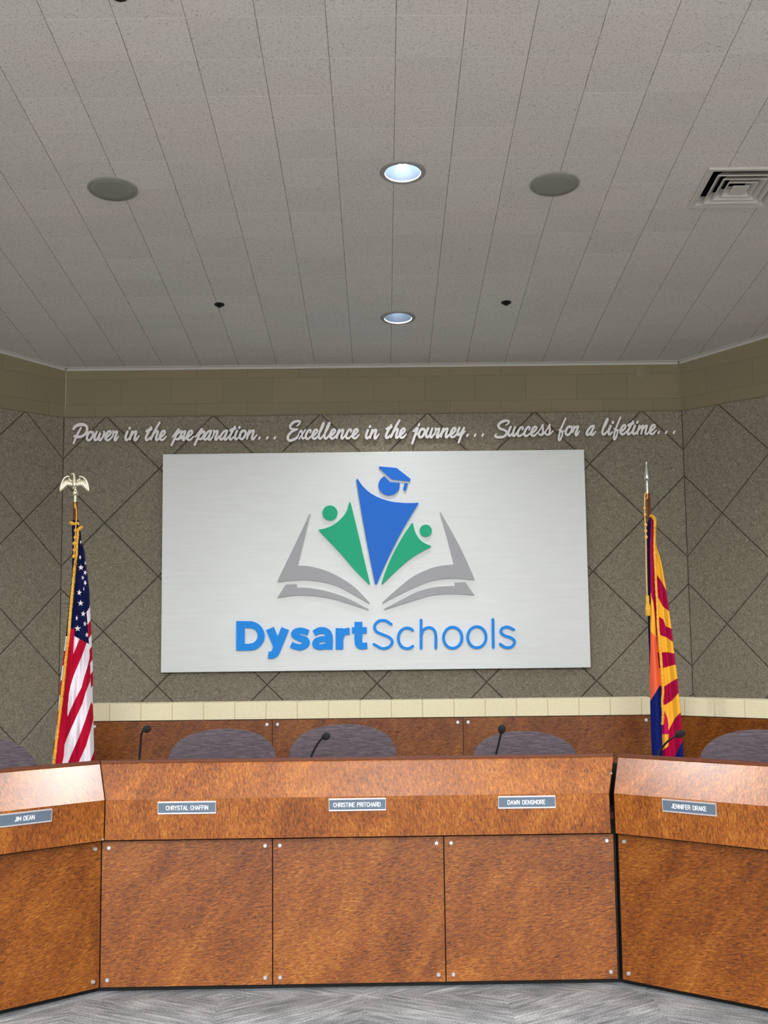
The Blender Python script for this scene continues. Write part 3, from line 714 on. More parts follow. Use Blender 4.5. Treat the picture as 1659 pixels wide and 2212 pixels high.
word('Success', 1068.2, 1195.7, 942.6, 'white script word Success, first of the last phrase')
word('for', 1205, 1253, 940.6, 'white script word for, right after the word Success')
word('a', 1265, 1287.8, 939.8, 'white script single letter a before the last word lifetime')
word('lifetime', 1299, 1418.9, 939, 'white script word lifetime followed by three dots, last of the motto', [(1422.7, 934.2), (1439, 933.9), (1456, 933.6)])

# ============================================ low block wall with wood panels
YB = 7.75; KX = 1.755; LX = -1.92; WD = Vector((.743, -.669)); WL = 2.6
ztop, zcap = 1.131, 1.022
lw = thing('low_wall', 'low wall topped with a row of cream blocks between the chairs and the panelling', 'low wall', (0, YB + .1, 0))
core = MB(); core.box(LX + .01, KX + .05, YB + .03, YB + .19, 0, zcap)
rotz = Matrix.Translation((KX, YB, 0)) @ Matrix.Rotation(atan2(WD.y, WD.x), 4, 'Z')
q = MB().box(.02, WL - .01, .03, .19, 0, zcap); core.add([rotz @ v for v in q.v], q.f)
core.build('wall_core', mat_block('low_wall_block', DIM_BLK1, DIM_BLK2, .4064, .2032, (0, 0), True), lw)
capm = MB(); x = at(304, 1535, YB).x
while x - .2032 > LX: x -= .2032
edges = [LX]
while x < KX:
    if x > LX + .02: edges.append(x)
    x += .2032
edges.append(KX - .004)
for a, b in zip(edges, edges[1:]): capm.box(a + .0022, b - .0022, YB, YB + .2, zcap, ztop, .004)
q = MB(); s0 = .012
while s0 < WL: q.box(s0 + .0022, s0 + .2010, .0, .2, zcap, ztop, .004); s0 += .2032
capm.add([rotz @ v for v in q.v], q.f)
capm.build('cap_blocks', MT['cap'], lw)
mort = MB().box(LX + .004, KX, YB + .006, YB + .195, zcap + .001, ztop - .004)
q = MB().box(.012, WL, .006, .195, zcap + .001, ztop - .004); mort.add([rotz @ v for v in q.v], q.f)
mort.build('mortar', plain('cap_mortar', srgb(205, 196, 165), .9), lw)

def bolt_mesh(mb, x, y, z, r=.0115, d=.006):
    mb.lathe([(r, 0), (r, d * .6), (r * .8, d), (.00001, d)], 18, (x, y, z), 'Y', cap=False); return mb
def wall_panel(x0, x1, label, mtx=None, bolts=((1, 1), (1, 0), (0, 1), (0, 0))):
    e = thing('wainscot_panel', label, 'wall panel', group='bolted wood panels on the low wall')
    loc = Vector(((x0 + x1) / 2, -.0, 0))
    mat4 = (mtx if mtx else Matrix.Translation((0, YB, 0))) @ Matrix.Translation(loc); e.matrix_basis = mat4
    w = (x1 - x0) / 2 - .002
    pn = MB().box(-w, w, .006, .028, .03, zcap - .004, .001).build('panel', MT['wood_low'], e, True)
    for sx, sz in bolts:
        bolt_mesh(MB(), (w - .032) * (1 if sx else -1), .006, zcap - .034 if sz else .07).build('bolt', MT['bolt'], e, True, 'auto')
xs = [LX + .01, at(588, 1560, YB).x, at(1000, 1560, YB).x, KX - .02]
wall_panel(xs[0], xs[1], 'dark figured wood panel on the low wall, between the American flag and the first seam')
wall_panel(xs[1], xs[2], 'dark figured wood panel on the low wall, behind the middle purple-grey chair')
wall_panel(xs[2], xs[3], 'dark figured wood panel on the low wall, just left of the Arizona flag')
wall_panel(.03, 1.28, 'dark figured wood panel on the angled low wall, right of the Arizona flag', rotz)

# ==================================================================== desks
Z_PB, Z_PT, Z_FB, Z_FO, Z_TOP = .028, .648, .662, .836, .982
D_FB, D_FO, D_TOP = .060, .074, -.070
def lean(z): return D_FB + (D_FO - D_FB) * (z - Z_FB) / (Z_FO - Z_FB)
OC = Vector((-1.25, 5.331)); RC = Vector((1.020, 5.368)); CLEN = (RC - OC).length; AC = atan2(RC.y - OC.y, RC.x - OC.x)
AL = radians(43.3); AR = radians(-41.2)
def section(name, label, origin, ang, u0, u1, kl, kr, seams, gl, gr, panel_bolts):
    e = thing(name, label, 'desk', (origin.x, origin.y, 0), (0, 0, ang), group='joined wood desk sections of the dais')
    a, b = u0 + gl, u1 - gr
    MB().prism([(-.045, 0), (-.045, .05), (-.40, .05), (-.40, 0)], kl, kr, a - .012, b + .012).build('plinth', MT['black'], e, True)
    MB().prism([(-.024, .02), (-.024, Z_PT + .12), (-.045, Z_PT + .12), (-.045, .02)], kl, kr, a - .006, b + .006).build('carcass', MT['black'], e, True)
    cuts = [a] + seams + [b]
    for i in range(len(cuts) - 1):
        x0 = cuts[i] + (.0025 if i else 0); x1 = cuts[i + 1] - (.0025 if i < len(cuts) - 2 else 0)
        p = MB().prism([(0, Z_PB), (0, Z_PT), (-.022, Z_PT), (-.022, Z_PB)], kl if i == 0 else 0, kr if i == len(cuts) - 2 else 0, x0, x1).build('front_panel', MT['wood_h'], e, True)
        for sx in (0, 1):
            for z in (Z_PB + .03, Z_PT - .028):
                bolt_mesh(MB(), x0 + .03 if sx == 0 else x1 - .03, 0, z, .0095, .007).build('bolt', MT['bolt'], p, True, 'auto')
    MB().prism([(D_FB, Z_FB), (D_FO, Z_FO), (D_FO - .022, Z_FO - .002), (D_FB - .022, Z_FB)], kl, kr, a, b).build('fascia', MT['wood_v'], e, True)
    n = Vector((Z_TOP - Z_FO, D_FO - D_TOP)).normalized() * .02
    MB().prism([(D_FO, Z_FO), (D_TOP, Z_TOP), (D_TOP - n.x, Z_TOP - n.y), (D_FO - n.x, Z_FO - n.y)], kl, kr, a, b).build('sloped_top', MT['wood_s'], e, True)
    MB().prism([(D_TOP + .006, Z_TOP - .002), (D_TOP + .004, Z_TOP + .009), (D_TOP - .03, Z_TOP + .009), (D_TOP - .03, Z_TOP - .002)], kl, kr, a, b).build('top_edge', MT['wood_edge'], e, True)
    MB().prism([(-.10, .74), (-.10, Z_TOP), (-.085, Z_TOP), (-.085, .74)], kl, kr, a, b).build('back_board', MT['wood_h'], e, True)
    MB().prism([(-.02, .71), (-.02, .74), (-.46, .74), (-.46, .71)], kl, kr, a, b).build('worktop', MT['wood_edge'], e, True)
    for x in (a + .40 if kl else a + .02, (a + b) / 2, b - .40 if kr else b - .04):
        MB().box(x, x + .02, .06, .43, 0, .71).build('support', MT['black'], e, True)
    return e
TL, TR = math.tan((AL - AC) / 2), math.tan((AC - AR) / 2)
sC = section('dais_desk', 'middle desk section of figured wood with three bolted front panels', OC, AC, 0, CLEN, TL, TR, [(at(589, 1960, 5.345).x - OC.x), (at(961, 1960, 5.355).x - OC.x)], .003, .007, None)
sL = section('dais_desk', 'left angled desk section of figured wood with a bright sheen on its sloped top', OC, AL, -1.9, 0, 0, TL, [-1.62, -.80], 0, .003, None)
sR = section('dais_desk', 'right angled desk section of figured wood behind a wide black joint', RC, AR, 0, 1.9, TR, 0, [.80, 1.62], .018, 0, None)
# small edge fixings on the mitres
def fix(sec, x, d, z):
    bolt_mesh(MB(), x, -d, z, .005, .006).build('edge_bolt', MT['bolt'], sec, True, 'auto')
MB().box(-.05, .06, .047, .09, 0, .95).build('gap_filler', MT['black'], sR, True)  # black filler added behind the joint so its gap stays dark
fix(sL, -.034, .066, Z_FB + .006); fix(sR, .0115, .03, .915)

# ----------------------------------------------------- nameplates
F1 = {
 'A': (6, [[(0, 0), (3, 10), (6, 0)], [(1.1, 3.5), (4.9, 3.5)]]), 'C': (6, [[(5.8, 8), (4.5, 9.8), (2, 9.8), (.3, 8), (0, 5), (.3, 2), (2, .2), (4.5, .2), (5.8, 2)]]),
 'D': (6, [[(0, 0), (0, 10), (3, 10), (5.4, 8.4), (6, 5), (5.4, 1.6), (3, 0), (0, 0)]]), 'E': (5, [[(5, 10), (0, 10), (0, 0), (5, 0)], [(0, 5.2), (4.2, 5.2)]]),
 'F': (5, [[(5, 10), (0, 10), (0, 0)], [(0, 5.2), (4.2, 5.2)]]), 'H': (6, [[(0, 0), (0, 10)], [(6, 0), (6, 10)], [(0, 5.2), (6, 5.2)]]), 'I': (1, [[(.5, 0), (.5, 10)]]),
 'J': (4, [[(4, 10), (4, 2), (3, .2), (1.2, .2), (0, 2)]]), 'K': (5.5, [[(0, 0), (0, 10)], [(5.5, 10), (0, 4)], [(2, 6), (5.5, 0)]]), 'L': (4.6, [[(0, 10), (0, 0), (4.6, 0)]]),
 'M': (7, [[(0, 0), (0, 10), (3.5, 3), (7, 10), (7, 0)]]), 'N': (6, [[(0, 0), (0, 10), (6, 0), (6, 10)]]), 'O': (6.4, [[(3.2, 10), (.9, 8.8), (0, 5), (.9, 1.2), (3.2, 0), (5.5, 1.2), (6.4, 5), (5.5, 8.8), (3.2, 10)]]),
 'P': (5.5, [[(0, 0), (0, 10), (4, 10), (5.4, 8.8), (5.4, 6.2), (4, 5), (0, 5)]]), 'R': (5.6, [[(0, 0), (0, 10), (4, 10), (5.4, 8.8), (5.4, 6.2), (4, 5), (0, 5)], [(3, 5), (5.6, 0)]]),
 'S': (5.6, [[(5.4, 8.4), (4, 9.9), (1.6, 9.9), (.2, 8.4), (.4, 6.4), (5.1, 3.8), (5.4, 1.7), (4, .1), (1.5, .1), (.1, 1.7)]]), 'T': (6, [[(0, 10), (6, 10)], [(3, 10), (3, 0)]]),
 'W': (8, [[(0, 10), (2, 0), (4, 8), (6, 0), (8, 10)]]), 'Y': (6, [[(0, 10), (3, 5), (6, 10)], [(3, 5), (3, 0)]]), ' ': (3.6, []),
}
def nameplate(sec, u0, u1, zc, hh, txt, t0, t1, label):
    """u range along the section, zc centre height; text fitted between t0 and t1"""
    R = sec.matrix_basis; up = Vector((0, -(D_FO - D_FB), Z_FO - Z_FB)).normalized()
    org = R @ Vector(((u0 + u1) / 2, -lean(zc), zc))
    e = thing('nameplate', label, 'nameplate', group='grey engraved nameplates on the desk front')
    tilt = atan2(D_FO - D_FB, Z_FO - Z_FB)
    e.matrix_basis = Matrix.Translation(org) @ R.to_3x3().to_4x4() @ Matrix.Rotation(tilt, 4, 'X')
    w = (u1 - u0) / 2; h = hh / 2
    mb = MB().box(-w, w, -.004, 0, -h, h)
    for z in (-h, h - .006): mb.box(-w, w, -.0085, -.004, z, z + .006, .0012)
    for x in (-w, w - .0022): mb.box(x, x + .0022, -.0075, -.004, -h + .004, h - .004)
    mb.build('holder', MT['silver'], e, True)
    MB().box(-w + .0022, w - .0022, -.0060, -.0038, -h + .0058, h - .0058).build('name_insert', MT['plate'], e, True)
    adv = 2.3; tw = sum(F1[c][0] + adv for c in txt) - adv; k = (t1 - t0) / tw; kz = .0172 / 10; x = t0 - (u0 + u1) / 2
    mb = MB(); S = []
    for c in txt:
        wd, st = F1[c]
        for s in st:
            q = [(1000 * (x + a * k), 1000 * (b - 5) * kz, 2.5) for a, b in s]
            for i, j in zip(q, q[1:]): S.append(ribbon(None, [i, j], None, 1, smooth=False))
        x += (wd + adv) * k
    union(mb, S, lambda p, side: Vector((p[0] / 1000, -.0066 if side == 0 else -.0058, p[1] / 1000)))
    mb.build('engraved_name', MT['engr'], e, True)
    return e
def sec_u(sec, px, py, d=.068):
    """local coordinates on a desk section of a measured point at forward offset d"""
    R = sec.matrix_basis; n = (R.to_3x3() @ Vector((0, -1, 0))); p = at_plane(px, py, R.translation + n * d, n)
    return R.inverted() @ p
def plate_px(sec, l, r, t0, t1, txt, label, wfix=None):
    a, b = sec_u(sec, *l), sec_u(sec, *r)
    u0, u1 = a.x, b.x
    if wfix: u0 = u1 - wfix
    nameplate(sec, u0, u1, (a.z + b.z) / 2, .0545, txt, sec_u(sec, *t0).x, sec_u(sec, *t1).x, label)
plate_px(sC, (341.5, 1745), (467, 1743), (359.5, 1744), (449.5, 1742), 'CHRYSTAL CHAFFIN', 'grey nameplate with white capitals on the middle desk, leftmost of its three')
plate_px(sC, (710.5, 1738.5), (833.5, 1736), (720.5, 1738), (821.5, 1736), 'CHRISTINE PRITCHARD', 'grey nameplate with white capitals at the centre of the middle desk')
plate_px(sC, (1075.5, 1733), (1199, 1731), (1096.5, 1733), (1176.5, 1732), 'DAWN DENSMORE', 'grey nameplate with white capitals on the middle desk, rightmost of its three')
plate_px(sR, (1433, 1738), (1549, 1749), (1453, 1740), (1527.5, 1747), 'JENNIFER DRAKE', 'grey nameplate with white capitals on the right angled desk')
plate_px(sL, (30, 1769), (110, 1760), (30, 1769), (72, 1765), 'JIM DEAN', 'grey nameplate on the left angled desk, cut by the photo edge', .262)

# ---------------------------------------------------------- microphones
def mic(sec, pts, dep, label):
    """gooseneck microphone: pts in the image from the stem to the head, dep = depth of the stem"""
    P = [at(x, y, dep - .02 * i) for i, (x, y) in enumerate(pts)]
    d0 = (P[0] - P[1]).normalized(); foot = Vector((P[0].x + d0.x * .1, P[0].y + .01, .74))
    e = thing('gooseneck_microphone', label, 'microphone', foot, group='black gooseneck microphones on the dais')
    MB().lathe([(.002, 0), (.05, 0), (.052, .008), (.046, .022), (.02, .03), (.01, .045), (.002, .046)], 28, foot, cap=False).build('base', MT['plastic'], e, smooth='auto')
    path = catmull([foot + Vector((0, 0, .04)), foot.lerp(P[0], .55)] + P[:-1] + [P[-1].lerp(P[-2], .35)], 6)
    MB().tube(path, [.0062 - .0022 * i / len(path) for i in range(len(path))], 10).build('gooseneck', MT['plastic'], e, smooth=True)
    t = (P[-1] - P[-2]).normalized(); c = P[-1]
    h = MB(); h.tube([c - t * .026, c - t * .02, c - t * .008, c + t * .004, c + t * .014, c + t * .021, c + t * .024], [.006, .0125, .0172, .018, .0155, .009, .002], 16)
    h.build('windscreen', MT['foam'], e, smooth=True)
mic(sC, [(301, 1642), (303.5, 1610), (305, 1588), (309, 1579), (317.5, 1574.5)], 5.70, 'black gooseneck microphone standing left of the three middle chairs')
mic(sC, [(672, 1635), (685, 1609), (691, 1600), (697, 1594.5), (704.5, 1590.5)], 5.70, 'black gooseneck microphone in front of the middle chair')
mic(sC, [(1071.5, 1632), (1077, 1608), (1080.5, 1592), (1082.5, 1583), (1084, 1575)], 5.70, 'black gooseneck microphone in front of the chair left of the Arizona flag')
mic(sR, [(1421, 1632), (1432, 1613), (1442, 1602), (1454, 1593), (1469.5, 1585)], 5.66, 'black gooseneck microphone bending in front of the Arizona flag')

# ---------------------------------------------------------------- chairs
def make_chair(label):
    e = thing('office_chair', label, 'chair', group='purple-grey upholstered chairs behind the dais')
    # backrest: a rounded slab, curved in plan, sitter facing local -y
    nu, nv = 72, 28; hw, hh, zc = .287, .30, .745; v = []; f = []
    def pt(a, b, s):
        ca, sa = cos(a), sin(a); r = (abs(ca) ** 5.5 + abs(sa) ** 5.5) ** (-1 / 5.5); x = hw * r * ca; z = hh * r * sa
        k = cos(b); x *= k ** .30 if k > 0 else 0; z *= k ** .30 if k > 0 else 0
        y = .050 * sin(b)
        if z < 0: x *= 1 - .10 * (z / hh) ** 2
        else: z -= .060 * (x / hw) ** 2 * (z / hh)
        y += -.10 * (x / hw) ** 2 + .07 * (z / hh)
        return (x, y + .26, z + zc)
    for j in range(nv + 1):
        b = -pi / 2 + pi * j / nv; b = max(-pi / 2 + .02, min(pi / 2 - .02, b))
        for i in range(nu): v.append(pt(2 * pi * i / nu, b, 0))
    for j in range(nv):
        for i in range(nu): f.append((j * nu + i, j * nu + (i + 1) % nu, (j + 1) * nu + (i + 1) % nu, (j + 1) * nu + i))
    f += [tuple(range(nu))[::-1], tuple(nv * nu + i for i in range(nu))]
    MB().add(v, f).build('backrest', MT['chair'], e, True, True)
    MB().box(-.27, .27, -.27, .25, .42, .52, .045).build('seat', MT['chair'], e, True, True)
    MB().tube(catmull([(0, .10, .43), (0, .28, .40), (0, .345, .46), (0, .345, .62)], 5), .02, 10).build('back_bracket', MT['plastic'], e, True, True)
    MB().lathe([(.03, .09), (.03, .26), (.018, .26), (.018, .43)], 16).build('gas_column', MT['plastic'], e, True, 'auto')
    for k in range(5):
        a = 2 * pi * k / 5 + .3; c, s_ = cos(a), sin(a)
        leg = MB().tube([(0, 0, .10), (.15 * c, .15 * s_, .095), (.30 * c, .30 * s_, .075)], [.028, .022, .016], 8).build('leg', MT['plastic'], e, True, True)
        MB().lathe([(.002, -.02), (.026, -.02), (.03, -.012), (.03, .012), (.026, .02), (.002, .02)], 16, (.30 * c, .30 * s_, .03), 'X', cap=False).build('caster', MT['plastic'], leg, True, 'auto')
    return e
chair0 = make_chair('purple-grey upholstered chair back, left one of the three behind the middle desk')
def place(o, pxc, ytop, Y, rz, label=None):
    """centre a chair on a measured point of its backrest"""
    p = at(pxc, ytop, Y); back = Matrix.Rotation(rz, 3, 'Z') @ Vector((0, .26, 0))
    o.matrix_basis = Matrix.Translation((p.x - back.x, Y - back.y, 0)) @ Matrix.Rotation(rz, 4, 'Z')
    if label: o['label'] = label
CH = [(482.5, 1576, 6.32, .03, None), (742, 1572, 6.32, -.05, 'purple-grey upholstered chair back behind the centre microphone, middle of the three'),
      (1130, 1587, 6.34, .0, 'purple-grey upholstered chair back right of centre, lower behind the desk'), (1637, 1584, 5.98, -.62, 'purple-grey upholstered chair back at the right edge behind the right desk'),
      (-52, 1600, 5.98, .62, 'purple-grey upholstered chair back at the left edge behind the left desk')]
ZT = {}
for i, (a, b, Y, rz, lab) in enumerate(CH):
    o = chair0 if i == 0 else copy_tree(chair0); place(o, a, b, Y, rz, lab)
    zt = at(a, b, Y).z
    o.location.z = 0
    # gas lift: seat and backrest heights follow the lift of each chair
    dz = zt - 1.045
    for ch in o.children:
        if ch.name.split('.')[0] in ('backrest', 'seat', 'back_bracket'): ch.location.z += dz

# ================================================================= flags
YF = 7.2
def interp(tab, y):
    if y <= tab[0][0]: return tab[0][1]
    for (a, va), (b, vb) in zip(tab, tab[1:]):
        if y <= b: return va + (vb - va) * (y - a) / (b - a)
    (a, va), (b, vb) = tab[-2], tab[-1]
    return vb + (vb - va) / (b - a) * (y - b)
def inpoly(P, x, y):
    r = False; j = len(P) - 1
    for i in range(len(P)):
        if (P[i][1] > y) != (P[j][1] > y) and x < (P[j][0] - P[i][0]) * (y - P[i][1]) / (P[j][1] - P[i][1]) + P[i][0]: r = not r
        j = i
    return r
def cloth(name, parent, tabL, tabR, y0, y1, ny, nx, colour, fold, label=None):
    """hanging flag: a closed draped roll of cloth; colour(x,y) is the flag's printed design, fold(s,y) the depth of the folds"""
    v = []; cols = []; nb = 16
    for j in range(ny + 1):
        y = y0 + (y1 - y0) * j / ny; l, r = interp(tabL, y), interp(tabR, y)
        for i in range(nx + 1):
            s = i / nx; x = l + (r - l) * s; v.append(at(x, y, YF - fold(s, y, r - l))); cols.append(colour(x, y))
        for i in range(1, nb):
            s = 1 - i / nb; x = l + (r - l) * (.02 + .96 * s); v.append(at(x, y, YF + .06 * sin(pi * s) * min(1, (r - l) / 50) + .012 * sin(9 * s + y * .01))); cols.append(colour(l + (r - l) * s, y))
    m = nx + nb; f = []
    for j in range(ny):
        for i in range(m): f.append((j * m + i, j * m + (i + 1) % m, (j + 1) * m + (i + 1) % m, (j + 1) * m + i))
    f += [tuple(range(m))[::-1], tuple(ny * m + i for i in range(m))]
    o = MB().add(v, f).build(name, MT['flag'], parent, smooth=True)
    a = o.data.color_attributes.new('Col', 'FLOAT_COLOR', 'POINT'); flat = []
    for c in cols: flat += [c[0], c[1], c[2], 1.]
    a.data.foreach_set('color', flat)
    if label: o['label'] = label
    return o
def tufted(mb, pts, r, seg=9, jag=.35):
    """fringe: a tufted rope"""
    P = catmull(pts, 14); R = [(p.w if len(p) > 3 else r) for p in P]
    mb.tube([Vector(p[:3]) for p in P], [r * (1 + jag * (random.random() - .5)) for p in P], seg)
    for i in range(0, len(P) - 1):
        c = Vector(P[i][:3])
        a = random.uniform(0, 2 * pi); d = Vector((cos(a) * r * 1.25, -abs(sin(a)) * r * 1.2, -r * random.uniform(.6, 1.6)))
        mb.tube([c, c + d * .6, c + d], [r * .30, r * .22, r * .06], 5)
    return mb
NAVY, RED, WHITE = srgb(9, 18, 66), srgb(180, 6, 46), srgb(240, 232, 242)
YEL, CRIM, CORAL, AZB = srgb(250, 180, 52), srgb(166, 4, 62), srgb(240, 104, 70), srgb(12, 30, 106)

# --- flag at the left
usL = [(1122, 154), (1138, 155), (1169, 156.5), (1189, 157), (1209, 156), (1246, 155.5), (1274, 152), (1311, 148.5), (1350, 145), (1374, 142), (1405, 138.5), (1437, 135), (1470, 131), (1494, 129), (1520, 126.5), (1549, 123.8), (1581, 120), (1614, 115.6), (1648, 112), (1680, 109)]
usR = [(1122, 170), (1138, 173), (1160, 175.5), (1169, 176.5), (1189, 182.5), (1209, 185), (1230, 187.5), (1246, 189.5), (1274, 193), (1311, 194.5), (1350, 196.6), (1374, 197.7), (1405, 199), (1437, 200.5), (1470, 201), (1494, 200), (1520, 200.5), (1549, 201.7), (1581, 202.5), (1614, 203.2), (1648, 204.7), (1680, 206)]
usF = [(1300, 193.6), (1311, 193.8), (1322, 187.2), (1340, 188.6), (1374, 190.8), (1391, 192.5), (1421, 194), (1440, 195), (1472, 195.5), (1494, 197.2), (1518, 197.8), (1540, 210)]
usG = [(1122, 166), (1170, 166), (1195, 165), (1215, 163), (1225, 161), (1250, 158.5), (1280, 155.5), (1320, 152), (1374, 148), (1415, 143), (1440, 140.2), (1494, 134.2), (1549, 127.8), (1614, 119.8), (1648, 116), (1680, 113)]
canton_bottom = [(150, 1358), (160.3, 1358), (160.8, 1374), (193, 1391.5)]
RA = [(1379.5, 172.0), (1413, 158.6), (1440, 158.6)]                 # white wedge right / red A left
b1 = [(1389, 187), (1415, 178), (1440, 167), (1460, 159), (1480, 152.8), (1500, 148.8), (1525, 146.6), (1548.5, 145.6)]
b2 = [(1391, 193.5), (1421, 193.3), (1440, 189), (1460, 182.5), (1485.6, 176), (1514, 160.8), (1548.5, 145.6)]
b3 = [(1440, 197), (1472.5, 194.4), (1494, 185.7), (1520, 178), (1544, 167), (1572, 154.3), (1592, 145.6), (1607, 140), (1635, 137.4), (1648, 134.7), (1690, 129)]
b4 = [(1500, 202), (1518, 196.6), (1537.7, 190), (1558, 183.6), (1592, 170.5), (1624.5, 156.4), (1648, 146.7), (1690, 128)]
b5 = [(1540, 206), (1559, 200.4), (1583, 194.4), (1611.5, 185.7), (1646, 170.5), (1690, 150)]
b6 = [(1600, 208), (1623, 203), (1643, 195.5), (1690, 180)]
def star(cx, cy, r, rot=0., sx=1.):
    return [(cx + sx * (r if k % 2 == 0 else r * .42) * sin(pi * k / 5 + rot), cy - (r if k % 2 == 0 else r * .42) * cos(pi * k / 5 + rot)) for k in range(10)]
STARS = [star(174.9, 1226, 6.6), star(184, 1236.8, 6, .3, .75), star(178.7, 1248, 5.6, .2, .6), star(184, 1259, 6.4, .5, .6), star(171, 1280, 6.8, .15, .8), star(174.3, 1303, 7), star(179.8, 1325.8, 6.6, .1, .85),
         star(165.7, 1335, 6.4, .1, .45), star(183.6, 1347.5, 6.4, .15, .65), star(167.8, 1357.8, 7), star(187.4, 1371.4, 6, .05, .7), star(173, 1204, 5.8, .3, .55), star(184.4, 1216, 5.4, .2, .45), star(174.5, 1171, 5.4, .4, .45), star(181, 1272, 5, .4, .3)]
def us_colour(x, y):
    if x > interp(usF, y) and 1308 < y < 1530 and x > 186:
        for a, b, c in ((1308, 1345, WHITE), (1345, 1379, RED), (1379, 1406, WHITE), (1406, 1437, RED), (1437, 1463, WHITE), (1463, 1494, RED), (1494, 1535, WHITE)):
            yy = y + (x - 192) * 1.6
            if a <= yy < b: return c
    g = interp(usG, y)
    if x < g - 3 and y > 1215:
        return NAVY if y < 1374 else (WHITE if int((y - 1374) / 32) % 2 == 0 else RED)
    cb = 1358 if x < 160.5 else 1374 + (x - 160.5) * .54
    if y < cb:
        for s in STARS:
            if abs(x - s[0][0]) < 9 and -3 < y - s[0][1] < 16 and inpoly(s, x, y): return WHITE
        return NAVY
    if x < 160.3 - max(0, y - 1374) * .05 and y < 1414: return RED
    if 1374 <= y < 1413 and 158.6 < x < 172 and x < 172 - (y - 1379.5) * .4: return WHITE
    if x < interp(b1, y) and y < 1548.5: return RED
    if y < 1548.5 and x < interp(b2, y): return WHITE
    if x < interp(b3, y): return RED
    if x < interp(b4, y): return WHITE
    if x < interp(b5, y): return RED
    if x < interp(b6, y): return WHITE
    return RED
def us_fold(s, y, w):
    k = min(1, w / 60)
    f = .075 * k * sin(pi * min(1, max(0, s)))
    f += .017 * k * sin(2 * pi * (s * 2.1 - (y - 1300) * .0028) + .6) * min(1, s * 6) * min(1, (1 - s) * 6)
    f += .006 * k * sin(2 * pi * (s * 5.3 + y * .004)) * sin(pi * s)
    if s > .90: f -= .03 * k * (s - .90) / .1
    return f
def flag_base(e, x, yf):
    MB().lathe([(.002, 0), (.16, 0), (.165, .012), (.15, .03), (.09, .045), (.05, .07), (.035, .12), (.03, .20), (.002, .2)], 40, (x, yf, 0), cap=False).build('flag_stand', MT['base'], e, smooth='auto')
pt_ = at(163, 1085, YF + .015); pb = Vector((pt_.x, YF + .015, .05))
us = thing('flag_on_pole', 'American flag with gold fringe hanging from a pole topped by an eagle', 'flag', (pb.x, pb.y, 0), group='flags on indoor poles')
flag_base(us, pb.x, pb.y)
MB().tube([pb, pt_], [.0145, .0135], 16).build('pole', MT['polewood'], us, smooth=True)
cloth('flag_cloth', us, usL, usR, 1124, 1690, 850, 140, us_colour, us_fold)
def at_f(x, y, off): return at(x, y, YF - off)
fr = MB()
def goff(y): return .050 if y > 1190 else .075
on_us = lambda x, y: at_f(x, y, us_fold((x - interp(usL, y)) / (interp(usR, y) - interp(usL, y)), y, interp(usR, y) - interp(usL, y)) + .010)
on_az = lambda x, y: at_f(x, y, az_fold((x - interp(azL, y)) / (interp(azR, y) - interp(azL, y)), y, interp(azR, y) - interp(azL, y)) + .010)
tufted(fr, [on_us(interp(usG, y) + .8, y) for y in (1215, 1225, 1250, 1280, 1320, 1374, 1415, 1440, 1494, 1549, 1614, 1648, 1690)], .0098)
tufted(fr, [at_f(168.5, 1142, .052), at_f(167.5, 1160, .06), at_f(166, 1180, .062), at_f(165, 1200, .06), at_f(162, 1216, .05)], .0075)
fr.build('fringe', MT['fringe'], us)
tf = MB()
for cx, cy, dx in ((157.5, 1128, -1), (166, 1129, 0), (171.5, 1139, 1)):
    for k in range(26):
        a = random.uniform(-1.2, 1.2) + dx * .7; c = at_f(cx, cy, .045); l = random.uniform(.012, .024)
        tf.tube([c, c + Vector((sin(a) * l * .6, -.004, -cos(a) * l * .4 + .004)), c + Vector((sin(a) * l, -.004, -cos(a) * l))], [.0035, .0028, .0012], 5)
tf.build('fringe_tufts', MT['fringe'], us)
cd = MB().tube(catmull([at_f(162.5, 1087, .012), at_f(164.5, 1100, .014), at_f(165, 1118, .02), at_f(164, 1135, .045), at_f(163, 1150, .06), at_f(162, 1170, .07), at_f(160.5, 1190, .07), at_f(159.5, 1204, .064)], 6), .0038, 8)
cd.tube(catmull([at_f(161, 1087, .014), at_f(161.5, 1096, .014), at_f(162.3, 1098, .014)], 4), .003, 6)
for x, y, r in ((163, 1146, .010), (162, 1161, .009), (160.5, 1174, .011), (160.3, 1188, .009), (159.5, 1202, .011)): cd.ball(at_f(x, y, .068), r, (1, .8, 1.1), 12, 8)
cd.build('cord', MT['fringe'], us, smooth=True)
# eagle finial
eg = thing_ = None
fin = MB(); px = .00283 * (YF / 7.2)
E0 = at(161.5, 1068, YF + .015)
def ex(x, y, dy=0.): p = at(x, y, YF + .015); return Vector((p.x, p.y + dy, p.z))
fin.lathe([(.0105, 0), (.0105, .046), (.015, .049), (.0185, .058), (.0185, .066), (.012, .074), (.009, .082), (.010, .088), (.002, .09)], 24, ex(162.2, 1087), cap=False)
finO = fin.build('finial_socket', MT['brass'], us, smooth='auto')
bd = MB().ball(ex(161, 1045), .0165, (1., .85, 1.65), 18, 12)
bd.tube(catmull([ex(160.6, 1040), ex(160.5, 1033), ex(159.6, 1026.5), ex(158, 1023.5)], 5), [.012, .0115, .011, .0105, .010, .0092, .0088, .0085, .008, .0078, .0078, .0078, .008, .0085, .009, .008][:16], 12)
bd.ball(ex(158.5, 1023.8, -.004), .0088, (1.25, 1, .85), 14, 9); bd.tube([ex(157, 1023.6, -.004), ex(154.6, 1024, -.006), ex(153.4, 1025.2, -.006)], [.006, .0042, .001], 8)
for sx in (-1, 1): bd.tube([ex(161 + 2.4 * sx, 1050), ex(161 + 2.2 * sx, 1056.5, -.006)], [.006, .004], 8)
eag = bd.build('eagle', MT['brass'], us, smooth=True)
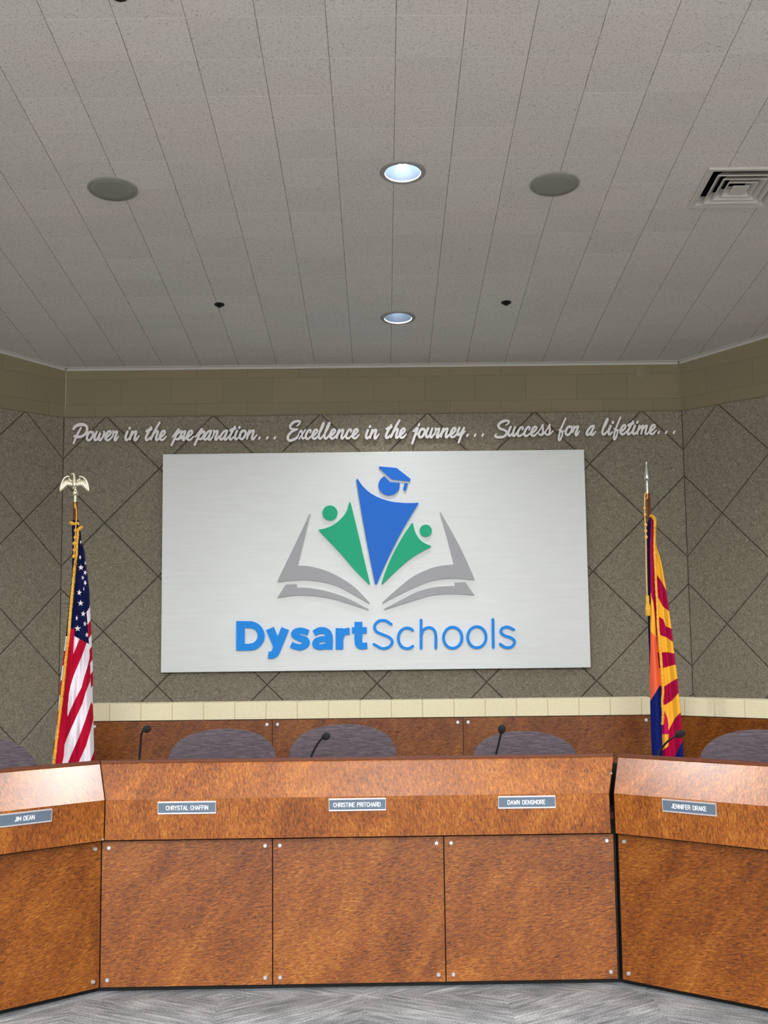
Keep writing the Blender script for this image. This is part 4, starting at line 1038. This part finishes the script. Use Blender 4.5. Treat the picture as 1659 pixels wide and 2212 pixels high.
for sx in (-1, 1):
    wg = MB(); fx = lambda x: 161.3 + (x - 161.3) * (1 if sx > 0 else -1)
    # leading edge arc
    lead = [(166.5, 1040), (171, 1036.5), (171.5, 1030), (177, 1030), (183, 1033.5), (187.5, 1041), (191, 1051), (193, 1062)]
    wg.tube(catmull([ex(fx(x), y, -.004) for x, y in lead[0:2] + [(174, 1034)]], 4), .0055, 8)
    wg.tube(catmull([ex(fx(x), y, -.006) for x, y in lead[2:]], 6), [.0062] * 20 + [.0058, .005, .0045, .004, .003, .002], 8)
    # feathers
    tips = [(192, 1063), (188.8, 1061), (185.6, 1058), (182.4, 1054.8), (179, 1052), (175.5, 1050.5), (172, 1050.5), (168.5, 1051), (165.5, 1050)]
    roots = [(188, 1042), (185.5, 1040), (183, 1038), (180.5, 1036.5), (178, 1036), (175, 1036.5), (172, 1037.5), (169, 1039.5), (166, 1042)]
    for k, (a, b) in enumerate(zip(roots, tips)):
        A, Bp = ex(fx(a[0]), a[1], -.002 - .0012 * (k % 2)), ex(fx(b[0]), b[1], -.004 - .0012 * (k % 2))
        wg.tube([A, A.lerp(Bp, .3), A.lerp(Bp, .7), Bp.lerp(A, .06), Bp], [.004, .0062, .0060, .0042, .001], 8)
    wg.build('wing', MT['brass'], eag, smooth=True)

# --- flag at the right
azL = [(1118, 1404), (1130, 1397), (1180, 1397.7), (1250, 1399), (1300, 1400), (1335, 1399.2), (1370, 1400.5), (1413, 1402.2), (1460, 1403), (1500, 1404), (1550, 1405), (1600, 1406.4), (1632, 1408.6), (1680, 1411)]
azR = [(1118, 1414), (1127, 1415.8), (1140, 1415.5), (1170, 1416.5), (1180, 1418), (1190, 1421), (1200, 1424.8), (1220, 1429.7), (1250, 1435), (1280, 1440), (1320, 1445.4), (1360, 1451), (1390, 1454), (1420, 1457.4), (1460, 1462.9), (1500, 1466.4), (1540, 1470.5), (1560, 1472.3), (1600, 1474.6), (1632, 1476.4), (1680, 1479)]
nav = [(1118, 1407), (1180, 1404.2), (1250, 1405), (1300, 1405.8), (1335, 1404.8), (1400, 1405), (1440, 1403.6), (1470, 1403), (1500, 1402)]
cri = [(1118, 1412.5), (1180, 1412), (1250, 1415), (1320, 1418), (1370, 1419.2), (1400, 1420.2), (1440, 1423.5), (1480, 1426.3), (1520, 1428), (1550, 1429.4), (1600, 1431), (1632, 1431.7), (1690, 1433)]
ray_ = [(1270, 1405), (1290, 1407.5), (1300, 1411), (1330, 1414.5), (1383, 1418), (1413, 1420.7), (1440, 1423.5), (1480, 1426.3)]
def stripe_y(tab, x):
    return interp(tab, x)
ST = [[(1417, 1238), (1430, 1258), (1438.5, 1274), (1445, 1288)], [(1419.5, 1287), (1432, 1310), (1445, 1320), (1450, 1324)], [(1419.5, 1329), (1433, 1338), (1438, 1353), (1450.5, 1358), (1456, 1361)], [(1426.5, 1372), (1440, 1377), (1454, 1387), (1460, 1390)],
      [(1431.4, 1409), (1440, 1408.5), (1457, 1412), (1462, 1413)], [(1433.5, 1443), (1453, 1437), (1462, 1435.5), (1466, 1435)], [(1436.7, 1481.6), (1453, 1471), (1464, 1465), (1470, 1462)], [(1438, 1522), (1452, 1513), (1466.5, 1496), (1472, 1490)],
      [(1440, 1583), (1445, 1576), (1458, 1551), (1472, 1537), (1476, 1534)], [(1440, 1668), (1461.7, 1626), (1475, 1600), (1480, 1592)]]
def az_colour(x, y):
    if x < interp(nav, y) and y < 1500: return srgb(10, 12, 56)
    c = interp(cri, y)
    if x < c:
        r = interp(ray_, y)
        if y < 1280 or (x > r and y < 1480): return CRIM
        if y < 1365 + (x - 1407) * 1.2: return YEL
        if y < 1511.7 - (x - 1406.4) * 1.645: return CORAL
        return AZB
    if y > 1528 and x < 1444:
        if y < 1586 and x < 1432 + 12 * sin(min(1, (y - 1528) / 40) * pi / 2): return srgb(196, 22, 84)
        if 1586 <= y < 1620 - (x - 1432) * .7: return YEL
        if y >= 1586: return CRIM
    k = 0
    for t in ST[:9]:
        if y > stripe_y(t, x): k += 1
    if y > stripe_y(ST[9], x) : return AZB
    return YEL if k % 2 == 0 else CRIM
def az_fold(s, y, w):
    k = min(1, w / 60); f = .07 * k * sin(pi * s) ** .8 if 0 < s < 1 else 0
    c = (interp(cri, y) - interp(azL, y)) / max(1, w)
    g = (s - c) / .10
    f -= .035 * k * exp(-g * g)                                   # valley under the fringe
    if s > c: f += .014 * k * sin(2 * pi * (s - c) / max(.2, 1 - c) * 2.0 + .5)
    else: f += .012 * k * sin(pi * s / max(.1, c)) + .02 * k
    return f
pt2 = at(1400.2, 1066, YF + .015); pb2 = Vector((pt2.x, YF + .015, .05))
az = thing('flag_on_pole', 'red yellow and blue Arizona flag hanging from a pole with a spear tip', 'flag', (pb2.x, pb2.y, 0), group='flags on indoor poles')
flag_base(az, pb2.x, pb2.y)
MB().tube([pb2, pt2], [.0135, .0125], 16).build('pole', MT['polewood'], az, smooth=True)
cloth('flag_cloth', az, azL, azR, 1119, 1680, 820, 140, az_colour, az_fold)
fr = MB()
tufted(fr, [on_az(interp(cri, y) + 1.6 + (4 if 1390 < y < 1500 else 1.0 * (y > 1300)), y) for y in (1135, 1160, 1190, 1230, 1270, 1310, 1350, 1395, 1420, 1450, 1490, 1515)] + [on_az(1432, 1540), on_az(1431, 1565)], .0078)
tufted(fr, [at_f(1404, 1114, .03), at_f(1409, 1115, .035), at_f(1413.5, 1119, .035), at_f(1415, 1126, .035), at_f(1414.6, 1138, .045)], .0085)
fr.build('fringe', MT['fringe'], az)
cd = MB()
cd.tube(catmull([at_f(1396.5, 1063, .0), at_f(1393.3, 1070, .012), at_f(1392.2, 1090, .014), at_f(1392.8, 1110, .02), at_f(1393.8, 1130, .03), at_f(1395, 1160, .04), at_f(1395.6, 1200, .045), at_f(1396.5, 1250, .05), at_f(1398, 1288, .055)], 6), .0036, 8)
cd.tube(catmull([at_f(1396, 1064, .02), at_f(1399, 1070, .02), at_f(1398, 1077, .02), at_f(1395, 1076, .02)], 5), .003, 7)
for x, y, r in ((1392.5, 1098, .008), (1393.5, 1112, .009), (1395, 1134, .010), (1395, 1147, .010), (1396, 1160, .010)): cd.ball(at_f(x, y, .035), r, (1, .8, 1.1), 12, 8)
cd.build('cord', MT['cord'], az, smooth=True)
tz = at_f(1398.6, 1286, .056); ts = MB()
ts.lathe([(.002, .0), (.0095, -.002), (.0105, -.025), (.0095, -.05), (.013, -.053), (.0155, -.075), (.0165, -.118), (.013, -.124), (.002, -.122)], 18, tz, cap=False)
ts.build('tassel', MT['fringe'], az, smooth='auto')
sp = MB().lathe([(.0095, 0), (.0095, .050), (.007, .052), (.012, .054), (.013, .060), (.012, .066), (.008, .067), (.008, .086), (.0125, .094), (.0172, .103), (.0162, .118), (.0130, .142), (.0085, .165), (.0055, .18), (.0048, .204), (.001, .207)], 20, at(1398.6, 1069, YF + .015), cap=False)
sp.build('spear_finial', MT['chrome'], az, smooth='auto')

# ============================================================ light and look
WLO, WHI = 2.05, 11.5                        # added world light, made brighter above the horizon to lift the lower walls
w = bpy.data.worlds.new('world'); SC.world = w; w.use_nodes = True
nt = w.node_tree; bg = nt.nodes['Background']; bg.inputs[0].default_value = (1., 1., 1.01, 1)
tcw = nt.nodes.new('ShaderNodeTexCoord'); sw = nt.nodes.new('ShaderNodeSeparateXYZ'); nt.links.new(tcw.outputs['Generated'], sw.inputs[0])
mr = nt.nodes.new('ShaderNodeMapRange'); mr.interpolation_type = 'SMOOTHSTEP'
for k, v in zip(('From Min', 'From Max', 'To Min', 'To Max'), (.04, .30, WLO, WHI)): mr.inputs[k].default_value = v
nt.links.new(sw.outputs[2], mr.inputs['Value']); nt.links.new(mr.outputs[0], bg.inputs[1])
SC.view_settings.view_transform = 'Standard'; SC.view_settings.look = 'None'; SC.view_settings.exposure = 0; SC.view_settings.gamma = 1
SC.view_settings.use_curve_mapping = False
SC.cycles.use_denoising = True
SC.cycles.max_bounces = 7; SC.cycles.diffuse_bounces = 5; SC.cycles.glossy_bounces = 3
SC.cycles.sample_clamp_indirect = 6
